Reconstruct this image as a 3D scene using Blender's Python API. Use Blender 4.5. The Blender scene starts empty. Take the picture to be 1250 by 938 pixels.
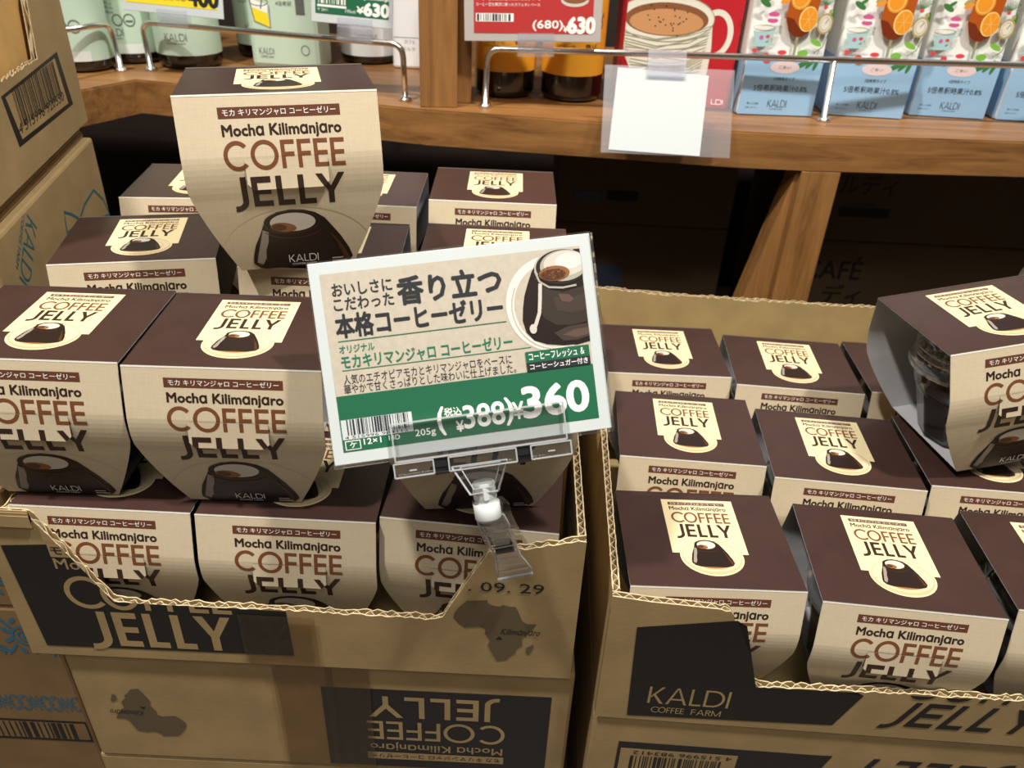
import bpy, bmesh, math, random
from mathutils import Vector, Matrix
random.seed(7)
S = bpy.context.scene
COL = S.collection
# ------------------------------------------------------------------ camera, light, exposure
CAM_H, PITCH, ROLL, FPX = 0.28919, math.radians(32.14988), math.radians(2.77355), 973.247
def cam_axes():
    fw = Vector((0, math.cos(PITCH), -math.sin(PITCH))); r = Vector((1, 0, 0)); u = r.cross(fw)
    r2 = r*math.cos(ROLL) + u*math.sin(ROLL); u2 = -r*math.sin(ROLL) + u*math.cos(ROLL)
    return Vector((0, 0, CAM_H)), r2, u2, fw
CO, CR, CU, CF = cam_axes()
cd = bpy.data.cameras.new('camera'); cam = bpy.data.objects.new('camera', cd); COL.objects.link(cam)
cam.matrix_world = Matrix(((CR.x, CU.x, -CF.x, CO.x), (CR.y, CU.y, -CF.y, CO.y), (CR.z, CU.z, -CF.z, CO.z), (0, 0, 0, 1)))
cd.sensor_width = 36; cd.lens = FPX/1250*36; cd.clip_start = .01; cd.clip_end = 50
cd.dof.use_dof = True; cd.dof.focus_distance = .44; cd.dof.aperture_fstop = 14
S.camera = cam
S.view_settings.view_transform = 'Standard'; S.view_settings.look = 'None'
S.view_settings.gamma = 1; S.view_settings.use_curve_mapping = False
S.view_settings.exposure = -0.17
w = bpy.data.worlds.new('world'); S.world = w; w.use_nodes = True
w.node_tree.nodes['Background'].inputs[0].default_value = (1, .95, .88, 1)
w.node_tree.nodes['Background'].inputs[1].default_value = .09
def lamp(name, loc, target, power, size, col=(1, .95, .88), shape='DISK'):
    l = bpy.data.lights.new(name, 'AREA'); l.energy = power; l.size = size; l.shape = shape; l.color = col
    o = bpy.data.objects.new(name, l); COL.objects.link(o); o.location = loc
    o.rotation_euler = (Vector(target)-Vector(loc)).to_track_quat('-Z', 'Y').to_euler()
    return o
lamp('ceiling_spot_lamp', (-.66, .04, 1.75), (0, .5, 0), 39, .10)
lamp('ceiling_spot_lamp', (.70, .05, 1.85), (.05, .55, 0), 43, .12)
lamp('ceiling_panel_lamp', (0, -.9, 2.1), (0, .4, -.1), 15, .9)
sl = bpy.data.lights.new('shelf_fill_spot', 'SPOT'); sl.energy = 23; sl.spot_size = math.radians(24); sl.spot_blend = .6; sl.shadow_soft_size = .05; sl.color = (1, .95, .88)  # added fill spot, not a known fixture; brightens the goods on the shelf
so = bpy.data.objects.new('shelf_fill_spot', sl); COL.objects.link(so); so.location = (-.25, -.75, 1.65)
so.rotation_euler = (Vector((.02, .92, .16))-so.location).to_track_quat('-Z', 'Y').to_euler()

# ------------------------------------------------------------------ materials
def srgb(c):
    return tuple((x/255/12.92 if x/255 <= .04045 else ((x/255+.055)/1.055)**2.4) for x in c) + (1,)
MATS = {}
def mat(name, c, rough=.5, metal=0, spec=.5, var=0, scale=40, bump=0, bscale=200, stretch=None, coat=0):
    if name in MATS: return MATS[name]
    m = bpy.data.materials.new(name); m.use_nodes = True; nt = m.node_tree; b = nt.nodes['Principled BSDF']
    b.inputs['Base Color'].default_value = srgb(c); b.inputs['Roughness'].default_value = rough
    b.inputs['Metallic'].default_value = metal; b.inputs['Specular IOR Level'].default_value = spec
    b.inputs['Coat Weight'].default_value = coat
    if var or bump:
        tc = nt.nodes.new('ShaderNodeTexCoord'); mp = nt.nodes.new('ShaderNodeMapping')
        nt.links.new(tc.outputs['Object'], mp.inputs[0])
        if stretch: mp.inputs['Scale'].default_value = stretch
    if var:
        n = nt.nodes.new('ShaderNodeTexNoise'); n.inputs['Scale'].default_value = scale; n.inputs['Detail'].default_value = 5
        nt.links.new(mp.outputs[0], n.inputs['Vector'])
        cr = nt.nodes.new('ShaderNodeValToRGB'); e = cr.color_ramp.elements
        e[0].position = .3; e[1].position = .7
        lo = [max(0, x*(1-var)) for x in c]; hi = [min(255, x*(1+var)) for x in c]
        e[0].color = srgb(lo); e[1].color = srgb(hi)
        nt.links.new(n.outputs['Fac'], cr.inputs[0]); nt.links.new(cr.outputs[0], b.inputs['Base Color'])
    if bump:
        n2 = nt.nodes.new('ShaderNodeTexNoise'); n2.inputs['Scale'].default_value = bscale
        nt.links.new(mp.outputs[0], n2.inputs['Vector'])
        bp = nt.nodes.new('ShaderNodeBump'); bp.inputs['Strength'].default_value = bump; bp.inputs['Distance'].default_value = .001
        nt.links.new(n2.outputs['Fac'], bp.inputs['Height']); nt.links.new(bp.outputs[0], b.inputs['Normal'])
    MATS[name] = m; return m
def clear(name, tint=(255, 255, 255), amount=.03, rough=.05, tr=.97, haze=0, fres=.8):
    """thin clear plastic: mostly see-through with a glossy skin"""
    if name in MATS: return MATS[name]
    m = bpy.data.materials.new(name); m.use_nodes = True; nt = m.node_tree; nt.nodes.clear()
    o = nt.nodes.new('ShaderNodeOutputMaterial'); mx = nt.nodes.new('ShaderNodeMixShader'); t = nt.nodes.new('ShaderNodeBsdfTransparent')
    g = nt.nodes.new('ShaderNodeBsdfGlossy'); g.inputs['Color'].default_value = (1, 1, 1, 1); g.inputs['Roughness'].default_value = rough
    lw = nt.nodes.new('ShaderNodeLayerWeight'); lw.inputs['Blend'].default_value = .35
    ad = nt.nodes.new('ShaderNodeMath'); ad.operation = 'MULTIPLY_ADD'; ad.inputs[1].default_value = fres; ad.inputs[2].default_value = amount; ad.use_clamp = True
    nt.links.new(lw.outputs['Fresnel'], ad.inputs[0]); nt.links.new(ad.outputs[0], mx.inputs[0])
    t.inputs[0].default_value = tuple(x*tr for x in srgb(tint)[:3]) + (1,)
    df = nt.nodes.new('ShaderNodeBsdfDiffuse'); df.inputs[0].default_value = (.86, .88, .9, 1); hz = nt.nodes.new('ShaderNodeMixShader'); hz.inputs[0].default_value = haze  # white diffuse share stands in for reflected room light
    nt.links.new(t.outputs[0], hz.inputs[1]); nt.links.new(df.outputs[0], hz.inputs[2]); nt.links.new(hz.outputs[0], mx.inputs[1]); nt.links.new(g.outputs[0], mx.inputs[2]); nt.links.new(mx.outputs[0], o.inputs[0])
    MATS[name] = m; return m
def linen(name, c, rough=.55):
    """printed paper with a faint woven linen pattern"""
    m = mat(name, c, rough); nt = m.node_tree; b = nt.nodes['Principled BSDF']
    tc = nt.nodes.new('ShaderNodeTexCoord'); out = None; res = []
    for s in ((2500, 120, 120), (120, 2500, 2500)):
        mp = nt.nodes.new('ShaderNodeMapping'); mp.inputs['Scale'].default_value = s
        n = nt.nodes.new('ShaderNodeTexNoise'); n.inputs['Scale'].default_value = 1; n.inputs['Detail'].default_value = 2
        nt.links.new(tc.outputs['Object'], mp.inputs[0]); nt.links.new(mp.outputs[0], n.inputs['Vector']); res.append(n)
    a = nt.nodes.new('ShaderNodeMath'); a.operation = 'ADD'
    nt.links.new(res[0].outputs['Fac'], a.inputs[0]); nt.links.new(res[1].outputs['Fac'], a.inputs[1])
    cr = nt.nodes.new('ShaderNodeValToRGB'); e = cr.color_ramp.elements
    h = nt.nodes.new('ShaderNodeMath'); h.operation = 'MULTIPLY'; h.inputs[1].default_value = .5
    nt.links.new(a.outputs[0], h.inputs[0])
    e[0].position = .36; e[1].position = .62; e[0].color = srgb([x*.97 for x in c]); e[1].color = srgb([min(255, x*1.015) for x in c])
    nt.links.new(h.outputs[0], cr.inputs[0]); nt.links.new(cr.outputs[0], b.inputs['Base Color'])
    return m
def wood(name, c1, c2, rough=.42, axis=0):
    m = mat(name, c1, rough); nt = m.node_tree; b = nt.nodes['Principled BSDF']
    tc = nt.nodes.new('ShaderNodeTexCoord'); mp = nt.nodes.new('ShaderNodeMapping')
    sc = [60, 60, 60]; sc[axis] = 4; mp.inputs['Scale'].default_value = sc
    n = nt.nodes.new('ShaderNodeTexNoise'); n.inputs['Scale'].default_value = 1.6; n.inputs['Detail'].default_value = 8; n.inputs['Distortion'].default_value = .8
    n.inputs['Roughness'].default_value = .65
    cr = nt.nodes.new('ShaderNodeValToRGB'); e = cr.color_ramp.elements
    e[0].position = .33; e[1].position = .68; e[0].color = srgb(c2); e[1].color = srgb(c1)
    k = e.new(.43); k.color = srgb([a*.45+b_*.55 for a, b_ in zip(c1, c2)])
    nt.links.new(tc.outputs['Object'], mp.inputs[0]); nt.links.new(mp.outputs[0], n.inputs['Vector'])
    nt.links.new(n.outputs['Fac'], cr.inputs[0]); nt.links.new(cr.outputs[0], b.inputs['Base Color'])
    bp = nt.nodes.new('ShaderNodeBump'); bp.inputs['Strength'].default_value = .15; bp.inputs['Distance'].default_value = .001
    nt.links.new(n.outputs['Fac'], bp.inputs['Height']); nt.links.new(bp.outputs[0], b.inputs['Normal'])
    return m
BROWN = mat('brown_print', (62, 42, 37), .36, spec=.5, var=.05, scale=60)
CREAM = linen('cream_linen_print', (210, 194, 164))
LABEL = mat('label_cream', (230, 213, 168), .45)
COFF = mat('coffee_lettering', (118, 70, 42), .45)
DARK = mat('jelly_lettering', (50, 32, 24), .45)
WHITE = mat('white_print', (240, 238, 232), .5)
BAR = mat('brown_bar', (100, 57, 38), .45)
JBODY = mat('printed_jelly', (34, 20, 16), .4)
JRIM = mat('printed_jelly_rim', (20, 12, 10), .4)
JHI = mat('printed_jelly_shine', (150, 140, 130), .4)
JGLOW = mat('printed_jelly_amber', (84, 48, 24), .4)
MILK = mat('printed_cream', (204, 196, 184), .4)
POWD = mat('printed_cocoa', (140, 92, 52), .4)
PLATE1 = mat('printed_plate', (222, 206, 168), .45)
PLATE2 = mat('printed_plate_shade', (206, 180, 136), .45)
PLATE3 = mat('printed_plate_amber', (150, 100, 50), .45)
PANELRING = mat('printed_plate_edge', (206, 188, 156), .5)
PAPER = mat('white_board_back', (176, 176, 178), .6)
FOLD = mat('fold_paper_fibre', (246, 240, 226), .7)
KRAFT = mat('kraft_board', (165, 140, 97), .72, var=.06, scale=25, bump=.06, bscale=350)
KRAFTE = mat('kraft_torn_edge', (206, 186, 148), .85, var=.12, scale=300)
KRAFTD = mat('kraft_dark', (142, 114, 76), .75, var=.06, scale=25)
KRAFTIN = mat('kraft_inside', (170, 147, 98), .75, var=.06, scale=30)
BLACK = mat('black_ink', (30, 30, 30), .5, spec=.35)
BLACKB = mat('black_blue_ink', (32, 33, 36), .5, spec=.35)
AFRICA = mat('grey_brown_ink', (98, 84, 60), .7)
TEAL = mat('teal_ink', (44, 108, 116), .6)
BLUE = mat('blue_ink', (48, 118, 152), .6)
TAPE = clear('brown_packing_tape', (247, 238, 220), .03, .2, .98, 0, .6)
CPLAST = clear('clear_cup_plastic', (250, 251, 252), .05, .08, .98, .03)
CLID = clear('clear_lid_plastic', (246, 248, 248), .10, .06, .96, .10)
ACRYL = clear('clear_acrylic', (254, 254, 254), .0, .05, .995, .012, .45)
ACRYLE = clear('acrylic_edge_glint', (252, 253, 253), .10, .15, .98, .42)  # whitish diffuse carries the bright glints along acrylic edges
ACRYL2 = clear('clear_tag_vinyl', (246, 246, 250), .03, .3, .97, .07, .12)
FROST = mat('milky_white_plastic', (206, 210, 210), .35)
JELLY = mat('dark_coffee_jelly', (16, 11, 10), .12, spec=.6)
CHROME = mat('chrome', (232, 230, 226), .24, metal=1)
STEEL = mat('metal_hinge_pin', (120, 120, 120), .3, metal=1)
OAK = wood('oak_shelf', (160, 114, 64), (108, 72, 38))
OAKZ = wood('oak_post', (160, 114, 64), (112, 76, 40), axis=2)
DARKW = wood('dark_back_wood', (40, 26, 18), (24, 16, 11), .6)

# ------------------------------------------------------------------ helpers
def at(px, y=None, z=None, pl=None):
    d = CF*FPX + CR*(px[0]-625) - CU*(px[1]-469)
    if z is not None: t = (z-CO.z)/d.z
    elif y is not None: t = (y-CO.y)/d.y
    else: t = pl[0].dot(pl[1]-CO)/pl[0].dot(d)
    return CO + d*t
def link(o, parent=None):
    COL.objects.link(o)
    if parent: o.parent = parent
    return o
def empty(name, loc=(0, 0, 0), rot=(0, 0, 0), label=None, cat=None, group=None, scale=None):
    o = bpy.data.objects.new(name, None); COL.objects.link(o); o.empty_display_size = .02
    o.location = loc; o.rotation_euler = rot
    if scale: o.scale = scale
    return tag(o, label, cat, group)
def tag(o, label=None, cat=None, group=None, kind=None):
    if label: o['label'] = label
    if cat: o['category'] = cat
    if group: o['group'] = group
    if kind: o['kind'] = kind
    return o
def mesh_obj(name, bm, mats, parent=None, smooth=False):
    me = bpy.data.meshes.new(name); bm.normal_update(); bm.to_mesh(me); bm.free()
    for m in (mats if isinstance(mats, (list, tuple)) else [mats]): me.materials.append(m)
    if smooth: me.shade_smooth()
    return link(bpy.data.objects.new(name, me), parent)
def copy_tree(o, parent=None):
    c = o.copy(); COL.objects.link(c); c.parent = parent
    for ch in list(o.children): copy_tree(ch, c)
    return c
def box(bm, c, s, M=None, mi=0, bevel=0):
    r = bmesh.ops.create_cube(bm, size=1); vs = r['verts']
    bmesh.ops.scale(bm, vec=s, verts=vs); bmesh.ops.translate(bm, vec=c, verts=vs)
    fs = set(f for v in vs for f in v.link_faces)
    for f in fs: f.material_index = mi
    if bevel:
        es = list(set(e for v in vs for e in v.link_edges))
        rr = bmesh.ops.bevel(bm, geom=es, offset=bevel, segments=2, affect='EDGES', profile=.5)
        for f in rr['faces']: f.material_index = mi
        vs = list(set(rr['verts']) | set(v for v in vs if v.is_valid))
    if M is not None: bmesh.ops.transform(bm, matrix=M, verts=[v for v in vs if v.is_valid])
    return vs
def prism(bm, pts, z0, z1, mi=0, M=None):
    a = [bm.verts.new((x, y, z0)) for x, y in pts]; b = [bm.verts.new((x, y, z1)) for x, y in pts]; n = len(pts)
    fs = [bm.faces.new(b), bm.faces.new(list(reversed(a)))]
    for i in range(n): fs.append(bm.faces.new((a[i], a[(i+1) % n], b[(i+1) % n], b[i])))
    for f in fs: f.material_index = mi
    bmesh.ops.recalc_face_normals(bm, faces=fs)
    if M is not None: bmesh.ops.transform(bm, matrix=M, verts=a+b)
def lathe(bm, prof, n=40, mi=0, c=(0, 0, 0), facets=None):
    rings = []
    for r, z in prof:
        rings.append([bm.verts.new((c[0]+r*math.cos(2*math.pi*k/n), c[1]+r*math.sin(2*math.pi*k/n), c[2]+z)) for k in range(n)] if r > 1e-6 else [bm.verts.new((c[0], c[1], c[2]+z))])
    for a, b in zip(rings, rings[1:]):
        for k in range(n):
            q = [a[k % len(a)], a[(k+1) % len(a)], b[(k+1) % len(b)], b[k % len(b)]]
            q = list(dict.fromkeys(q))
            if len(q) > 2:
                f = bm.faces.new(q); f.material_index = mi; f.smooth = True
def tube(bm, pts, r, n=12, mi=0, cap=True):
    pts = [Vector(p) for p in pts]; rings = []; nrm = None
    for i, p in enumerate(pts):
        d = (pts[min(i+1, len(pts)-1)]-pts[max(i-1, 0)]).normalized()
        if nrm is None: nrm = d.orthogonal().normalized()
        nrm = (nrm - d*nrm.dot(d)).normalized(); b = d.cross(nrm)
        rings.append([bm.verts.new(p+(nrm*math.cos(2*math.pi*k/n)+b*math.sin(2*math.pi*k/n))*r) for k in range(n)])
    for a, c in zip(rings, rings[1:]):
        for k in range(n):
            f = bm.faces.new((a[k], a[(k+1) % n], c[(k+1) % n], c[k])); f.smooth = True; f.material_index = mi
    if cap:
        for rg in (rings[0], rings[-1]):
            f = bm.faces.new(rg); f.material_index = mi
def arcpath(a, corner, b, r, n=8):
    """path a -> corner -> b with the corner rounded"""
    a, c, b = Vector(a), Vector(corner), Vector(b); p = c+(a-c).normalized()*r; q = c+(b-c).normalized()*r
    return [a]+[(1-t)**2*p+2*t*(1-t)*c+t*t*q for t in [i/n for i in range(n+1)]]+[b]

# ---- flat printed artwork: layered polygons in (u, v), later laid on a surface
_TC = {}
def glyphs(s, bold):
    k = (s, bold)
    if k not in _TC:
        cu = bpy.data.curves.new('t', 'FONT'); cu.body = s; cu.resolution_u = 4 if s in ('360', '388', '630', '400') else 2; cu.offset = bold; cu.fill_mode = 'FRONT'
        o = bpy.data.objects.new('t', cu); COL.objects.link(o); bpy.context.view_layer.update()
        me = bpy.data.meshes.new_from_object(o.evaluated_get(bpy.context.evaluated_depsgraph_get()))
        vs = [(v.co.x, v.co.y) for v in me.vertices]; fs = [tuple(p.vertices) for p in me.polygons]
        bpy.data.objects.remove(o); bpy.data.curves.remove(cu); bpy.data.meshes.remove(me)
        xs = [v[0] for v in vs]; ys = [v[1] for v in vs]
        _TC[k] = (vs, fs, min(xs), max(xs), min(ys), max(ys))
    return _TC[k]
class Art:
    def __init__(s): s.mats = []; s.items = []
    def mi(s, m):
        if m not in s.mats: s.mats.append(m)
        return s.mats.index(m)
    def poly(s, pts, m, L=1): s.items.append((list(pts), [tuple(range(len(pts)))], s.mi(m), L)); return s
    def rect(s, x0, y0, x1, y1, m, L=1): return s.poly([(x0, y0), (x1, y0), (x1, y1), (x0, y1)], m, L)
    def ell(s, cx, cy, rx, ry, m, L=1, n=36, a0=0, a1=360, rot=0):
        full = a1-a0 >= 360; N = n if full else n+1; c, d = math.cos(rot), math.sin(rot); P = []
        for i in range(N):
            t = math.radians(a0+(a1-a0)*i/n); x, y = rx*math.cos(t), ry*math.sin(t); P.append((cx+x*c-y*d, cy+x*d+y*c))
        return s.poly(P, m, L)
    def ring(s, cx, cy, rx, ry, w, m, L=1, a0=0, a1=360, n=36, wy=None):
        wy = wy or w; V = []; F = []
        for i in range(n+1):
            t = math.radians(a0+(a1-a0)*i/n)
            V += [(cx+rx*math.cos(t), cy+ry*math.sin(t)), (cx+(rx-w)*math.cos(t), cy+(ry-wy)*math.sin(t))]
        F = [(2*i, 2*i+2, 2*i+3, 2*i+1) for i in range(n)]
        s.items.append((V, F, s.mi(m), L)); return s
    def stroke(s, pts, w, m, L=1):
        V = []; n = len(pts)
        for i, p in enumerate(pts):
            a = pts[max(i-1, 0)]; b = pts[min(i+1, n-1)]; dx, dy = b[0]-a[0], b[1]-a[1]; l = math.hypot(dx, dy) or 1
            V += [(p[0]-dy/l*w/2, p[1]+dx/l*w/2), (p[0]+dy/l*w/2, p[1]-dx/l*w/2)]
        s.items.append((V, [(2*i, 2*i+1, 2*i+3, 2*i+2) for i in range(n-1)], s.mi(m), L)); return s
    def text(s, t, x0, y0, x1, y1, m, L=1, bold=0.0, skew=0):
        vs, fs, a, b, c, d = glyphs(t, 0)
        V = [(x0+(x-a)/(b-a)*(x1-x0), y0+(y-c)/(d-c)*(y1-y0)) for x, y in vs]
        if skew: V = [(x+(y-y0)*skew, y) for x, y in V]
        e_ = (y1-y0)/(d-c)*bold*.62
        for k in range(1 if bold == 0 else (12 if t in ('360', '388') else 6 if bold > .02 else 4)):
            n_ = 12 if t in ('360', '388') else 6 if bold > .02 else 4; t_ = 2*math.pi*(k+.5)/n_
            ox, oy = (0, 0) if bold == 0 else (e_*math.cos(t_), e_*math.sin(t_))
            s.items.append(([(x+ox, y+oy) for x, y in V], fs, s.mi(m), L))
        return s
    def geo(s, word, x0, y0, x1, y1, wt, m, L=1, widths=None, gap=.10, skew=0):
        """geometric sans capitals (round C and O) drawn from strokes; wt = stroke weight over cap height"""
        h = 1.0; cw = dict(C=.86, O=1.0, F=.50, E=.52, J=.42, L=.46, Y=.80, K=.62, A=.84, D=.80, I=wt, R=.56, M=.98)
        if widths: cw.update(widths)
        kern = .10 if word.endswith('LY') else 0; tot = sum(cw[c] for c in word)+gap*(len(word)-1)-kern; sx = (x1-x0)/tot; sy = y1-y0; x = 0; a0 = len(s.items)
        wx = wt*sy/sx
        i_c = 0
        for c in word:
            W = cw[c]; T = lambda P: [(x0+(x+px)*sx, y0+py*sy) for px, py in P]
            R = lambda q0, q1, q2, q3: s.poly(T([(q0, q1), (q2, q1), (q2, q3), (q0, q3)]), m, L)
            if c in 'CO':
                rr = (.5*W*sx if c == 'O' else .5*sy*1.0); cx = x0+x*sx+rr; cy = y0+.5*sy
                s.ring(cx, cy, rr, .53*sy, wt*sy, m, L, *((42, 318) if c == 'C' else (0, 360)))
            elif c in 'FEL':
                R(0, 0, wx, 1)
                if c != 'L': R(wx, 1-wt, W, 1); R(wx, .5-wt/2, W*.96, .5+wt/2)
                if c != 'F': R(wx, 0, W, wt)
            elif c == 'J':
                r = .30*sy; jx = x0+(x+W)*sx-wt*sy/2; jy = y0+.21*sy
                s.stroke([(jx, y1), (jx, jy+.1*sy)]+[(jx-r+r*math.cos(math.radians(q)), jy+.26*sy*math.sin(math.radians(q))) for q in range(0, -101, -10)], wt*sy, m, L)
            elif c == 'Y':
                mid = W/2; k = wx*.62
                s.poly(T([(0, 1), (wx*1.15, 1), (mid, .58), (mid+wx/2, .40), (mid+wx/2, 0), (mid-wx/2, 0), (mid-wx/2, .40)]), m, L)
                s.poly(T([(W-wx*1.15, 1), (W, 1), (mid+wx/2, .40), (mid, .58)]), m, L)
            elif c == 'K':
                R(0, 0, wx, 1); s.poly(T([(wx, .42), (W-wx*1.3, 1), (W, 1), (wx*1.1, .34)]), m, L); s.poly(T([(wx*1.6, .55), (wx*2.4, .62), (W*1.02, 0), (W-wx*1.3, 0)]), m, L)
            elif c in 'AM':
                if c == 'A': s.poly(T([(0, 0), (wx*1.1, 0), (W/2+wx*.3, 1), (W/2-wx*.5, 1)]), m, L); s.poly(T([(W-wx*1.1, 0), (W, 0), (W/2+wx*.5, 1), (W/2-wx*.3, 1)]), m, L); R(W*.24, .26, W*.76, .26+wt)
                else: R(0, 0, wx, 1); R(W-wx, 0, W, 1); s.poly(T([(0, 1), (wx, 1), (W/2+wx/2, 0), (W/2-wx/2, 0)]), m, L); s.poly(T([(W-wx, 1), (W, 1), (W/2+wx/2, 0), (W/2-wx/2, 0)]), m, L)
            elif c == 'D':
                R(0, 0, wx, 1); s.ring(x0+(x+W-.5*sy/sx*.9)*sx, y0+.5*sy, .45*sy, .5*sy, wt*sy, m, L, -90, 90, 18); R(wx, 0, W-.45*sy/sx, wt); R(wx, 1-wt, W-.45*sy/sx, 1)
            elif c == 'I': R(0, 0, wx, 1)
            elif c == 'R':
                R(0, 0, wx, 1); s.ring(x0+(x+W-.27*sy/sx)*sx, y0+.74*sy, .26*sy, .26*sy, wt*sy, m, L, -90, 90, 12); R(wx, 1-wt, W-.27*sy/sx, 1); R(wx, .48, W-.27*sy/sx, .48+wt); s.poly(T([(W*.4, .5), (W*.4+wx, .5), (W, 0), (W-wx, 0)]), m, L)
            i_c += 1; x += W+gap-(kern if i_c == len(word)-1 else 0)
        if skew:
            for i in range(a0, len(s.items)):
                V, F, k, l = s.items[i]; s.items[i] = ([(px+(py-y0)*skew, py) for px, py in V], F, k, l)
        return s
    def bars(s, x0, y0, x1, y1, m, L=1, n=44, seed=1):
        r = random.Random(seed); x = x0; u = (x1-x0)/(n*2.1)
        while x < x1-u:
            wd = u*r.choice((1, 1, 1, 2, 3)); s.rect(x, y0, min(x+wd, x1), y1, m, L); x += wd+u*r.choice((1, 1, 2, 2, 3))
        return s
    def turn(s, cx, cy, ang=math.pi, i0=0):
        c, d = math.cos(ang), math.sin(ang)
        for i in range(i0, len(s.items)):
            V, F, k, l = s.items[i]; s.items[i] = ([(cx+(x-cx)*c-(y-cy)*d, cy+(x-cx)*d+(y-cy)*c) for x, y in V], F, k, l)
        return s
    def bm(s, clip=None, cuts=(), drop=None, eps=.00011):
        """clip: convex outline (ccw); cuts: lines ((x,y),(nx,ny)); drop(x,y): remove"""
        b = bmesh.new(); cnt = 0
        for V, F, k, L in s.items:
            cnt += 1; vs = [b.verts.new((x, y, (L+.012*(cnt % 70))*eps)) for x, y in V]
            for f in F:
                q = [vs[i] for i in f]
                try: fc = b.faces.new(q)
                except ValueError: continue
                fc.material_index = k
        big = [f for f in b.faces if len(f.verts) > 4]
        if big: bmesh.ops.triangulate(b, faces=big)
        if clip:
            for i in range(len(clip)):
                p, q = clip[i], clip[(i+1) % len(clip)]; nx, ny = q[1]-p[1], -(q[0]-p[0])
                if abs(nx)+abs(ny) < 1e-9: continue
                bmesh.ops.bisect_plane(b, geom=b.verts[:]+b.edges[:]+b.faces[:], dist=1e-7, plane_co=(p[0], p[1], 0), plane_no=(nx, ny, 0), clear_outer=True)
        for p, nn in cuts:
            bmesh.ops.bisect_plane(b, geom=b.verts[:]+b.edges[:]+b.faces[:], dist=1e-7, plane_co=(p[0], p[1], 0), plane_no=(nn[0], nn[1], 0))
        if drop:
            dl = [f for f in b.faces if drop(*f.calc_center_median()[:2])]
            bmesh.ops.delete(b, geom=dl, context='FACES')
        for f in b.faces:
            f.normal_update()
            if f.normal.z < 0: f.normal_flip()
        return b
def lay(dst, src, fn, matmap=None):
    """append bmesh src to dst with vertices moved by fn(x, y, z)"""
    mp = {}
    for v in src.verts: mp[v] = dst.verts.new(fn(v.co.x, v.co.y, v.co.z))
    for f in src.faces:
        try: g = dst.faces.new([mp[v] for v in f.verts])
        except ValueError: continue
        g.material_index = matmap[f.material_index] if matmap else f.material_index; g.smooth = f.smooth
    src.free()
# ------------------------------------------------------------------ room shell
bm = bmesh.new(); box(bm, (0, .2, -.335), (4, 4.4, .03)); tag(mesh_obj('floor', bm, mat('floor_tile', (96, 84, 70), .5, var=.06, scale=6)), kind='structure')
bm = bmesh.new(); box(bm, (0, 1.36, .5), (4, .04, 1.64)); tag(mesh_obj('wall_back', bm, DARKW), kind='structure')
# ------------------------------------------------------------------ oak display shelf
SZ, SB = .100, .0660
SHELF = empty('display_shelf', (.2, .9, -.32), label='oak display shelf with chrome guard rails behind the jelly cartons', cat='shelf')
LS = Matrix.Translation((-.2, -.9, .32))
bm = bmesh.new()
SP = [(-.575, .545), (-.4058, .8602), (-.0959, .7914), (.2000, .7660), (.2774, .7665), (.4769, .7799), (.72, .80), (.72, 1.2), (-.95, 1.2), (-.95, .545)]
prism(bm, SP, SB, SZ, 0, LS)
es = [e_ for e_ in bm.edges if all(abs(v.co.z-.32-SZ) < 1e-4 for v in e_.verts)]
bmesh.ops.bevel(bm, geom=es, offset=.0016, segments=2, affect='EDGES')
mesh_obj('shelf_board', bm, OAK, SHELF)
bm = bmesh.new(); Mp = LS @ Matrix.Translation((-.1025, .8005, 0)) @ Matrix.Rotation(math.radians(5), 4, 'Z')
box(bm, (.0180, .0145, .30), (.0360, .029, .40), Mp, bevel=.001); box(bm, (.0390, .045, .30), (.022, .05, .40), Mp, bevel=.001)
mesh_obj('upper_post', bm, OAKZ, SHELF)
bm = bmesh.new(); Mp = LS @ Matrix.Translation((.2690, .7660, 0)) @ Matrix.Rotation(math.radians(4), 4, 'Z')
box(bm, (.0195, .018, -.127), (.039, .036, .385), Mp, bevel=.001); mesh_obj('lower_post', bm, OAKZ, SHELF)
bm = bmesh.new()
prism(bm, [(0, .0655), (-.002, .0655), (-.078, -.3195), (0, -.3195)], .006, .030, 0, Mp @ Matrix.Rotation(math.pi/2, 4, 'X') @ Matrix.Scale(-1, 4, (0, 0, 1)))
bmesh.ops.recalc_face_normals(bm, faces=bm.faces); mesh_obj('brace_board', bm, OAKZ, SHELF)
bm = bmesh.new(); box(bm, (-.93, 1.0, -.127), (.03, .3, .385), LS); mesh_obj('side_board', bm, OAKZ, SHELF)
bm = bmesh.new(); box(bm, (.70, 1.0, -.127), (.03, .3, .385), LS); mesh_obj('side_board', bm, OAKZ, SHELF)
def rail(*paths):
    bm = bmesh.new()
    for p, r in paths: tube(bm, p, r, 14)
    for p, r in paths:
        for q in (p[0], p[-1]):
            if abs(q[2]-SZ) < .002: lathe(bm, [(0, .0042), (.0045, .0042), (.0062, .0025), (.0066, .0002), (0, .0002)], 20, 0, (q[0], q[1], SZ))
    bmesh.ops.transform(bm, matrix=LS, verts=bm.verts); return mesh_obj('guard_rail', bm, CHROME, SHELF)
a, b, c, d = (-.4087, .9068, SZ), (-.4100, .9068, .1485), (-.1215, .8241, .1525), (-.1203, .8241, SZ)
mid = lambda p, q, t=.5: tuple(p[i]+(q[i]-p[i])*t for i in range(3))
rail((arcpath(a, b, mid(b, c), .013)[:-1] + arcpath(mid(b, c), c, d, .013), .0029))
rail((arcpath((-.4367, .8955, SZ), (-.4380, .8955, .1475), (-.4640, .8330, .1475), .012), .0029), ([(-.4640, .8330, .1475), (-.60, .56, .1475)], .0029))
a, b, c = (-.0400, .8128, SZ), (-.0385, .8128, .1545), (.2945, .8231, .1575)
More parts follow.
